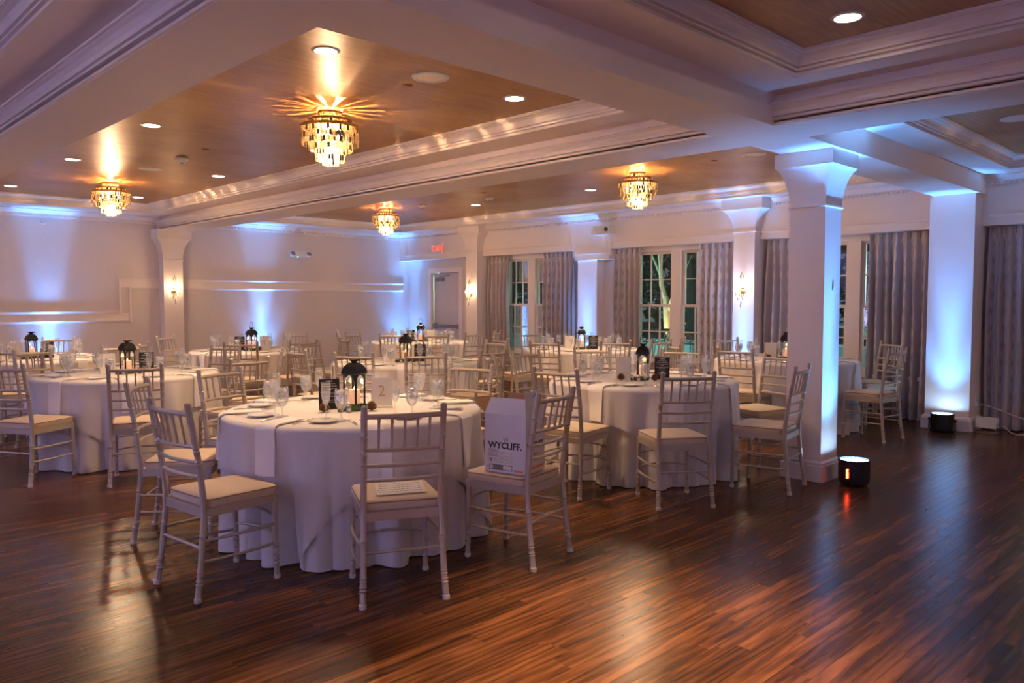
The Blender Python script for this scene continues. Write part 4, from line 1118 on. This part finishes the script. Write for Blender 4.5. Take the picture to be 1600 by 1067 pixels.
def make_menu():
    t = empty('menu_card')
    MB().box(-.0015, .0015, -.062, .062, 0, .185).build('card', 'card_black', t)
    r = random.Random(5); m_ = MB()
    def line(y, w_, h):
        q = -w_
        while q < w_:
            l = r.uniform(.006,.014); e = min(q+l, w_)
            if e-q > .002: m_.box(-.0022, -.0016, q, e, y-h*r.uniform(.6,1), y+h*r.uniform(.7,1))
            q = e+.0022
    line(.172,.020,.0035)
    for y, w_ in ((.155,.036),(.141,.046),(.127,.050),(.119,.016),(.103,.052),(.094,.030),(.079,.028),(.068,.004),(.056,.036),(.044,.034)): line(y, w_, .0018)
    tag(m_.build('lettering', 'chalk_ink', t), kind='stuff')
    MB().add([(.0015,-.03,.12),(.0015,.03,.12),(.055,.02,0),(.055,-.02,0),(.0035,-.03,.12),(.0035,.03,.12),(.057,.02,0),(.057,-.02,0)], [(3,2,1,0),(4,5,6,7),(0,1,5,4),(1,2,6,5),(2,3,7,6),(3,0,4,7)]).build('easel', 'card_black', t)
    return t
def make_number(txt):
    t = empty('table_number')
    MB().box(-.0015, .0015, -.065, .065, .004, .182).build('card', 'paper', t)
    MB().box(-.022, .022, -.066, .066, 0, .006).build('holder', 'paper', t)
    if txt:
        me = text_mesh(txt, .10, 'numeral', -.0012 if txt != '1' else 0); me.materials.clear(); me.materials.append(MATS['gold_ink'])
        link('numeral', me, t, (-.0022, 0, .098), (R(90), 0, R(-90)))
    return t
def make_shaker(top):
    t = empty('salt_shaker' if top == 'silver' else 'pepper_shaker')
    MB().lathe([(.0005,0),(.014,0),(.016,.004),(.015,.028),(.011,.038)], 12, caps=False).build('bottle', 'goblet_glass', t, True)
    MB().lathe([(.0005,.002),(.012,.002),(.013,.022),(.0005,.022)], 12, caps=False).build('salt_fill' if top == 'silver' else 'pepper_fill', 'porcelain' if top == 'silver' else 'bark', t)
    MB().lathe([(.0125,.036),(.013,.046),(.009,.052),(.001,.054)], 12).build('cap', top, t, True)
    return t
def make_cone():
    t = empty('pine_cone'); core = MB().lathe([(.004,.0),(.017,.010),(.021,.024),(.014,.042),(.002,.052)], 10).build('core', 'cone_brown', t)
    m_ = MB()
    for j in range(6):
        z = .006+j*.008; rr = (.026,.031,.031,.026,.019,.011)[j]
        for i in range(9):
            a = 2*math.pi*(i+.5*(j % 2))/9; q = Matrix.Rotation(a, 3, 'Z') @ Matrix.Rotation(R(-25), 3, 'Y')
            m_.cbox((rr*.78*math.cos(a), rr*.78*math.sin(a), z+.004), (.018,.012,.003), q)
    tag(m_.build('scales', 'cone_brown', t), kind='stuff')
    return t
def make_moss():
    m_ = MB(); r = random.Random(11)
    for k in range(260):
        a = r.uniform(0,6.3); d_ = r.uniform(.02,.055); p = Vector((d_*1.25*math.cos(a), d_*.55*math.sin(a), .0005)); e = p+Vector((r.uniform(-.03,.03), r.uniform(-.03,.03), r.uniform(.006,.035)))
        m_.tube([p, e], [.0022,.0006], 4)
    o = m_.build('moss_sprig', 'moss'); return o
PR = dict(goblet=make_goblet(), flute=make_flute(), plate=make_plate(), knife=make_knife(), fork=make_fork(), lantern=make_lantern(), menu=make_menu(), salt=make_shaker('silver'), pepper=make_shaker('gold_metal'), cone=make_cone(), moss=make_moss())
USED = set()
def place(kind, x, y, z, rz, label, cat, group):
    if kind in USED: o = copy_tree(PR[kind])
    else: o = PR[kind]; USED.add(kind)
    o.location = (x, y, z); o.rotation_euler = (0, 0, rz); tag(o, label, cat, group); return o
ZTOP = ZT+.0155
LEGM = MB().tube([(0,0,.004),(0,0,ZT-.03)], .02, 8).mesh('leg', 'grey_metal')
TOPM = MB().lathe([(.0005,ZT-.025),(TR-.022,ZT-.025),(TR-.022,ZT),(.0005,ZT)], 40, caps=False).mesh('tabletop', 'wood_under')
def table(tn, rot, first, nset, skip, number, lan_rot, handle_up, face, sw=1):
    cx, cy = TB[tn]; nm = TN[tn]
    t = empty('round_table', (cx, cy, 0)); tag(t, 'round folding table under white cloths, %s' % nm, 'table', 'round banquet tables')
    link('tabletop', TOPM, t)
    for k in range(4): link('leg', LEGM, t, (.45*math.cos(k*1.571+.4), .45*math.sin(k*1.571+.4), 0))
    cl = Cloth(int(tn[1])*13, rot)
    hs = 1.04
    def sq(a):
        b = a-rot; return hs/max(abs(math.cos(b)), abs(math.sin(b)))
    def hem(a):
        return min(QF-.012, sq(a))
    u = cl.sheet('floor_cloth', 'linen', None, lambda a: QF, 0.0); u.location = (cx, cy, 0)
    tag(u, 'floor-length white cloth under the overlay of %s' % nm, 'tablecloth', 'floor-length white tablecloths')
    o = cl.sheet('overlay_cloth', 'linen', None, hem, .009); o.location = (cx, cy, 0)
    tag(o, 'white square overlay cloth draped over %s' % nm, 'tablecloth', 'white overlay tablecloths')
    vx, vy = -cx/math.hypot(cx, cy), -cy/math.hypot(cx, cy)
    for k in range(nset):
        if k in skip: continue
        a = R(first+360/nset*k); ca, sa = math.cos(a), math.sin(a)
        P = lambda r_, s_: (cx+r_*ca-s_*sa, cy+r_*sa+s_*ca)
        # s>0 is the diner's right-hand side seen from the centre outwards
        rr = random.Random(k*7+int(tn[1])*31)
        j = lambda q=.012: rr.uniform(-q, q)
        x, y = P(.50+j(), -.14+j()); place('goblet', x, y, ZTOP, rr.uniform(0,6), 'clear water goblet filled with ice on %s' % nm, 'goblet', 'water goblets on %s' % nm)
        x, y = P(.45+j(), -.22+j()); place('flute', x, y, ZTOP, rr.uniform(0,6), 'clear champagne flute on %s' % nm, 'flute', 'champagne flutes on %s' % nm)
        x, y = P(.56+j(), .20+j()); place('plate', x, y, ZTOP, 0, 'small white bread plate on %s' % nm, 'plate', 'bread plates on %s' % nm)
        x, y = P(.60+j(.006), -.105); place('knife', x, y, ZTOP, a+math.pi+j(.08), 'silver table knife on %s' % nm, 'knife', 'table knives on %s' % nm)
        x, y = P(.60+j(.006), .105); place('fork', x, y, ZTOP, a+math.pi+j(.08), 'silver table fork on %s' % nm, 'fork', 'table forks on %s' % nm)
        # napkin folded to a strip, laid over the table edge
        w_ = .062; drop = .26+j(.03)
        def nf(uu, vv, s_, a=a):
            q = .55+(TR+.02+drop-.55)*vv
            aa = a+(uu-.5)*2*w_/max(.5, min(q, TR)); return cl.pos(aa, q, .0145+.0075*s_)
        n_ = grid_shell(nf, 6, 26, None, 'napkin', 'napkin_linen'); n_.location = (cx, cy, 0)
        tag(n_, 'white napkin strip hanging over the edge of %s' % nm, 'napkin', 'folded napkins on %s' % nm)
    l = place('lantern', cx, cy, ZTOP, R(lan_rot), 'black arched candle lantern standing on %s' % nm, 'lantern', 'black candle lanterns')
    link('handle', LANT_HANDLE_UP if handle_up else LANT_HANDLE_DOWN, l)
    light('candle_light', 'POINT', (cx, cy, ZTOP+.155), .12, WARM, .02)
    fx, fy = math.cos(R(face)), math.sin(R(face)); sx, sy = -fy, fx     # f points towards the viewer side, s to its left
    cam_a = R(face)+math.pi
    # card local front is -x: rotate so that -x points along f
    mz = math.atan2(fy, fx)+math.pi
    ms, ns = (1, -1)
    place('menu', cx+fx*.05-sx*.155*sw, cy+fy*.05-sy*.155*sw, ZTOP, mz+.12*sw, 'black menu card with white lettering on %s' % nm, 'menu card', 'black menu cards')
    n = make_number(number); n.location = (cx+fx*.03+sx*.165*sw, cy+fy*.03+sy*.165*sw, ZTOP); n.rotation_euler = (0,0,mz-.08*sw)
    tag(n, ('cream table number card standing on %s' % nm), 'number card', 'table number cards')
    place('moss', cx+fx*.145-sx*.035, cy+fy*.145-sy*.035, ZTOP, R(face)+1.57, 'sprig of green moss at the lantern foot on %s' % nm, 'greenery', 'moss sprigs')
    place('cone', cx+fx*.17+sx*.085, cy+fy*.17+sy*.085, ZTOP, 0, 'brown pine cone before the lantern on %s' % nm, 'pine cone', 'pine cones')
    if tn in ('T7', 'T9', 'T1'): place('cone', cx+fx*.15-sx*.19, cy+fy*.15-sy*.19, ZTOP, 1, 'brown pine cone before the menu card on %s' % nm, 'pine cone', 'pine cones by menu cards')
    place('salt', cx+fx*.20-sx*.05, cy+fy*.20-sy*.05, ZTOP, 0, 'small glass salt shaker on %s' % nm, 'shaker', 'salt shakers')
    place('pepper', cx+fx*.18-sx*.10, cy+fy*.18-sy*.10, ZTOP, 0, 'small glass pepper shaker with gold cap on %s' % nm, 'shaker', 'pepper shakers')
# face: direction (deg) from each table towards the dance floor side where the cards look
table('T1', R(171), -114, 8, (), '2', 20, False, -118)
table('T2', R(-70), -107, 8, (), '7', 10, False, -104, -1)
table('T3', R(20), -110, 8, (), '', 0, False, -100, -1)
table('T4', R(-40), -120, 8, (), '1', 15, True, -112)
table('T5', R(10), -128, 8, (), '', 25, False, -126, -1)
table('T6', R(30), -120, 8, (), '', 35, True, -128)
table('T7', R(-80), -126, 8, (), '', 30, True, -140, -1)
table('T8', R(-20), -130, 8, (), '', 40, False, -138, -1)
table('T9', R(5), -130, 8, (), '', 20, False, -150, -1)

# ================================================================== WINE CARTON, PAPER
def wine_carton():
    ch = CHAIRS[4]
    yw = ch.rotation_euler[2]
    base = ch.matrix_basis @ Vector((-.045, .070, .4945))
    t = empty('wine_carton', base, yw + R(3)); tag(t, 'open white wine carton with kraft flaps standing on a chair', 'carton')
    hx, hy, H, th = .128, .105, .315, .004
    MB().box(-hx, hx, hy-th, hy, 0, H).build('side_panel', 'box_white', t)
    MB().box(-hx, hx, -hy, -hy+th, 0, H).build('side_panel', 'box_white', t)
    MB().box(-hx, -hx+th, -hy+th, hy-th, 0, H).build('side_panel', 'box_white', t)
    MB().box(hx-th, hx, -hy+th, hy-th, 0, H).build('side_panel', 'box_white', t)
    MB().box(-hx+th, hx-th, -hy+th, hy-th, 0, .004).build('bottom_panel', 'box_kraft', t)
    def flap(p, rz, w, L, ang, taper=.0):
        # hinge at p, outward direction +x' after rz; ang from horizontal outwards
        f = empty('flap', p, rz, t)
        q = Matrix.Rotation(-ang, 3, 'Y')
        for name, m_, o0, o1 in (('outer_face', 'box_white', -.002, 0.0), ('inner_face', 'box_kraft', 0.0, .002)):
            vs = []
            for z in (o0, o1):
                for x, y in ((0,-w),(L,-w+taper),(L,w-taper),(0,w)): vs.append(q @ Vector((x, y, z)))
            MB().add(vs, [(3,2,1,0),(4,5,6,7),(0,1,5,4),(1,2,6,5),(2,3,7,6),(3,0,4,7)]).build(name, m_, f)
        return f
    flap((0, hy, H), R(90), hx, .095, R(118), .012)      # front flap standing, leaning in
    flap((0, -hy, H), R(-90), hx, .095, R(70), .012)     # far flap
    flap((hx, 0, H), 0, hy, .11, R(40), .012)            # flap towards the table, kraft side up
    fr_ = flap((-hx, 0, H), R(180), hy, .125, R(97), .018)
    m_ = MB(); r = random.Random(4)
    for k in range(9): m_.cbox((.0025, r.uniform(-.07,.03), .108+r.uniform(-.012,.010)), (.001, r.uniform(.005,.016), r.uniform(.003,.010)))
    tag(m_.build('blue_print', 'ink_blue', fr_, rot=(0,0,0), loc=(.0145,0,0)), kind='stuff')
    def put(txt, size, x, z, m, face, off=0.0, sh=0.0):
        me = text_mesh(txt, size, 'lettering', off, ext=.0003, shear=sh); me.materials.clear(); me.materials.append(MATS[m])
        if face == 'y': link('lettering', me, t, (x, hy+.0006, z), (R(90), 0, R(180)))
        else: link('lettering', me, t, (-hx-.0006, x, z), (R(90), 0, R(-90)))
    put('W', .034, -.005, .178, 'ink_copper', 'y'); put('WYCLIFF.', .049, 0, .146, 'ink_black', 'y', .0016)
    put('WYCLIFF.', .043, 0, .150, 'ink_black', 'x', .0014); put('BRUT', .016, 0, .100, 'ink_grey', 'x', .0006)
    MB().box(-hx-.0006, -hx, -hy+.01, hy-.01, .022, .036).build('orange_band', 'ink_orange', t)
    MB().box(-.110, -.055, hy, hy+.0006, .010, .022).build('orange_band', 'ink_orange', t)
    MB().box(.100, .118, hy, hy+.0006, .022, .034).build('orange_band', 'ink_orange', t)
    # shipping label with table and bar codes
    lb = MB().box(-.045, .112, hy, hy+.0007, .012, .128).build('shipping_label', 'paper', t)
    ln = MB(); y0, y1 = hy+.0007, hy+.0011
    for z in (.112, .104, .090, .076, .070): ln.box(-.045, .105, y0, y1, z, z+.0008)
    for z in (.084, .062, .056): ln.box(-.045, .060, y0, y1, z, z+.0008)
    ln.box(.020, .0208, y0, y1, .050, .104); ln.box(.060, .0608, y0, y1, .050, .078)
    r2 = random.Random(8)
    for z in (.124, .1195, .1165, .108, .097, .093, .087):
        q = .040
        while q < .104: w_ = r2.uniform(.002,.007); ln.box(q, min(q+w_, .105), y0, y1, z, z+.0018); q += w_+.0014
    for i in range(6):
        for k in range(7):
            if r2.random() < .55: ln.box(.082+i*.0028, .082+i*.0028+.0028, y0, y1, .056+k*.0028, .056+k*.0028+.0028)
    tag(ln.build('label_print', 'ink_grey', lb), kind='stuff')
    bc = MB()
    for a, b, c, d_ in ((-.045,.100,.040,.0425), (-.045,.100,.014,.0165), (-.045,-.0425,.014,.0425), (.0975,.100,.014,.0425)): bc.box(a, b, y0, y1, c, d_)
    q = .012
    while q < .074: w_ = r2.uniform(.0008,.0030); bc.box(q, q+w_, y0, y1, .0165, .040); q += w_+r2.uniform(.0008,.002)
    tag(bc.build('bar_code', 'ink_black', lb), kind='stuff')
wine_carton()
def folded_paper():
    ch = CHAIRS[0]; yw = ch.rotation_euler[2]
    t = empty('folded_paper', ch.matrix_basis @ Vector((-.075, -.01, .4955)), yw); tag(t, 'white folded paper with faint handwriting lying on a chair cushion', 'paper')
    q = Matrix.Rotation(R(-16), 3, 'Y')
    MB().cbox((0,0,.0015), (.11,.24,.002)).build('lower_leaf', 'paper', t)
    MB().cbox(q @ Vector((.055,0,0))+Vector((-.055,0,.0035)), (.11,.24,.002), q).build('upper_leaf', 'paper', t)
    m_ = MB(); r = random.Random(6)
    for k in range(5):
        y = -.10
        while y < .10:
            w_ = r.uniform(.008,.02); m_.cbox(q @ Vector((.02+k*.018,0,.0016))+Vector((-.055,y+w_/2,.0035)), (.0025,w_,.0005), q); y += w_+.005
    tag(m_.build('handwriting', 'ink_grey', t), kind='stuff')
folded_paper()
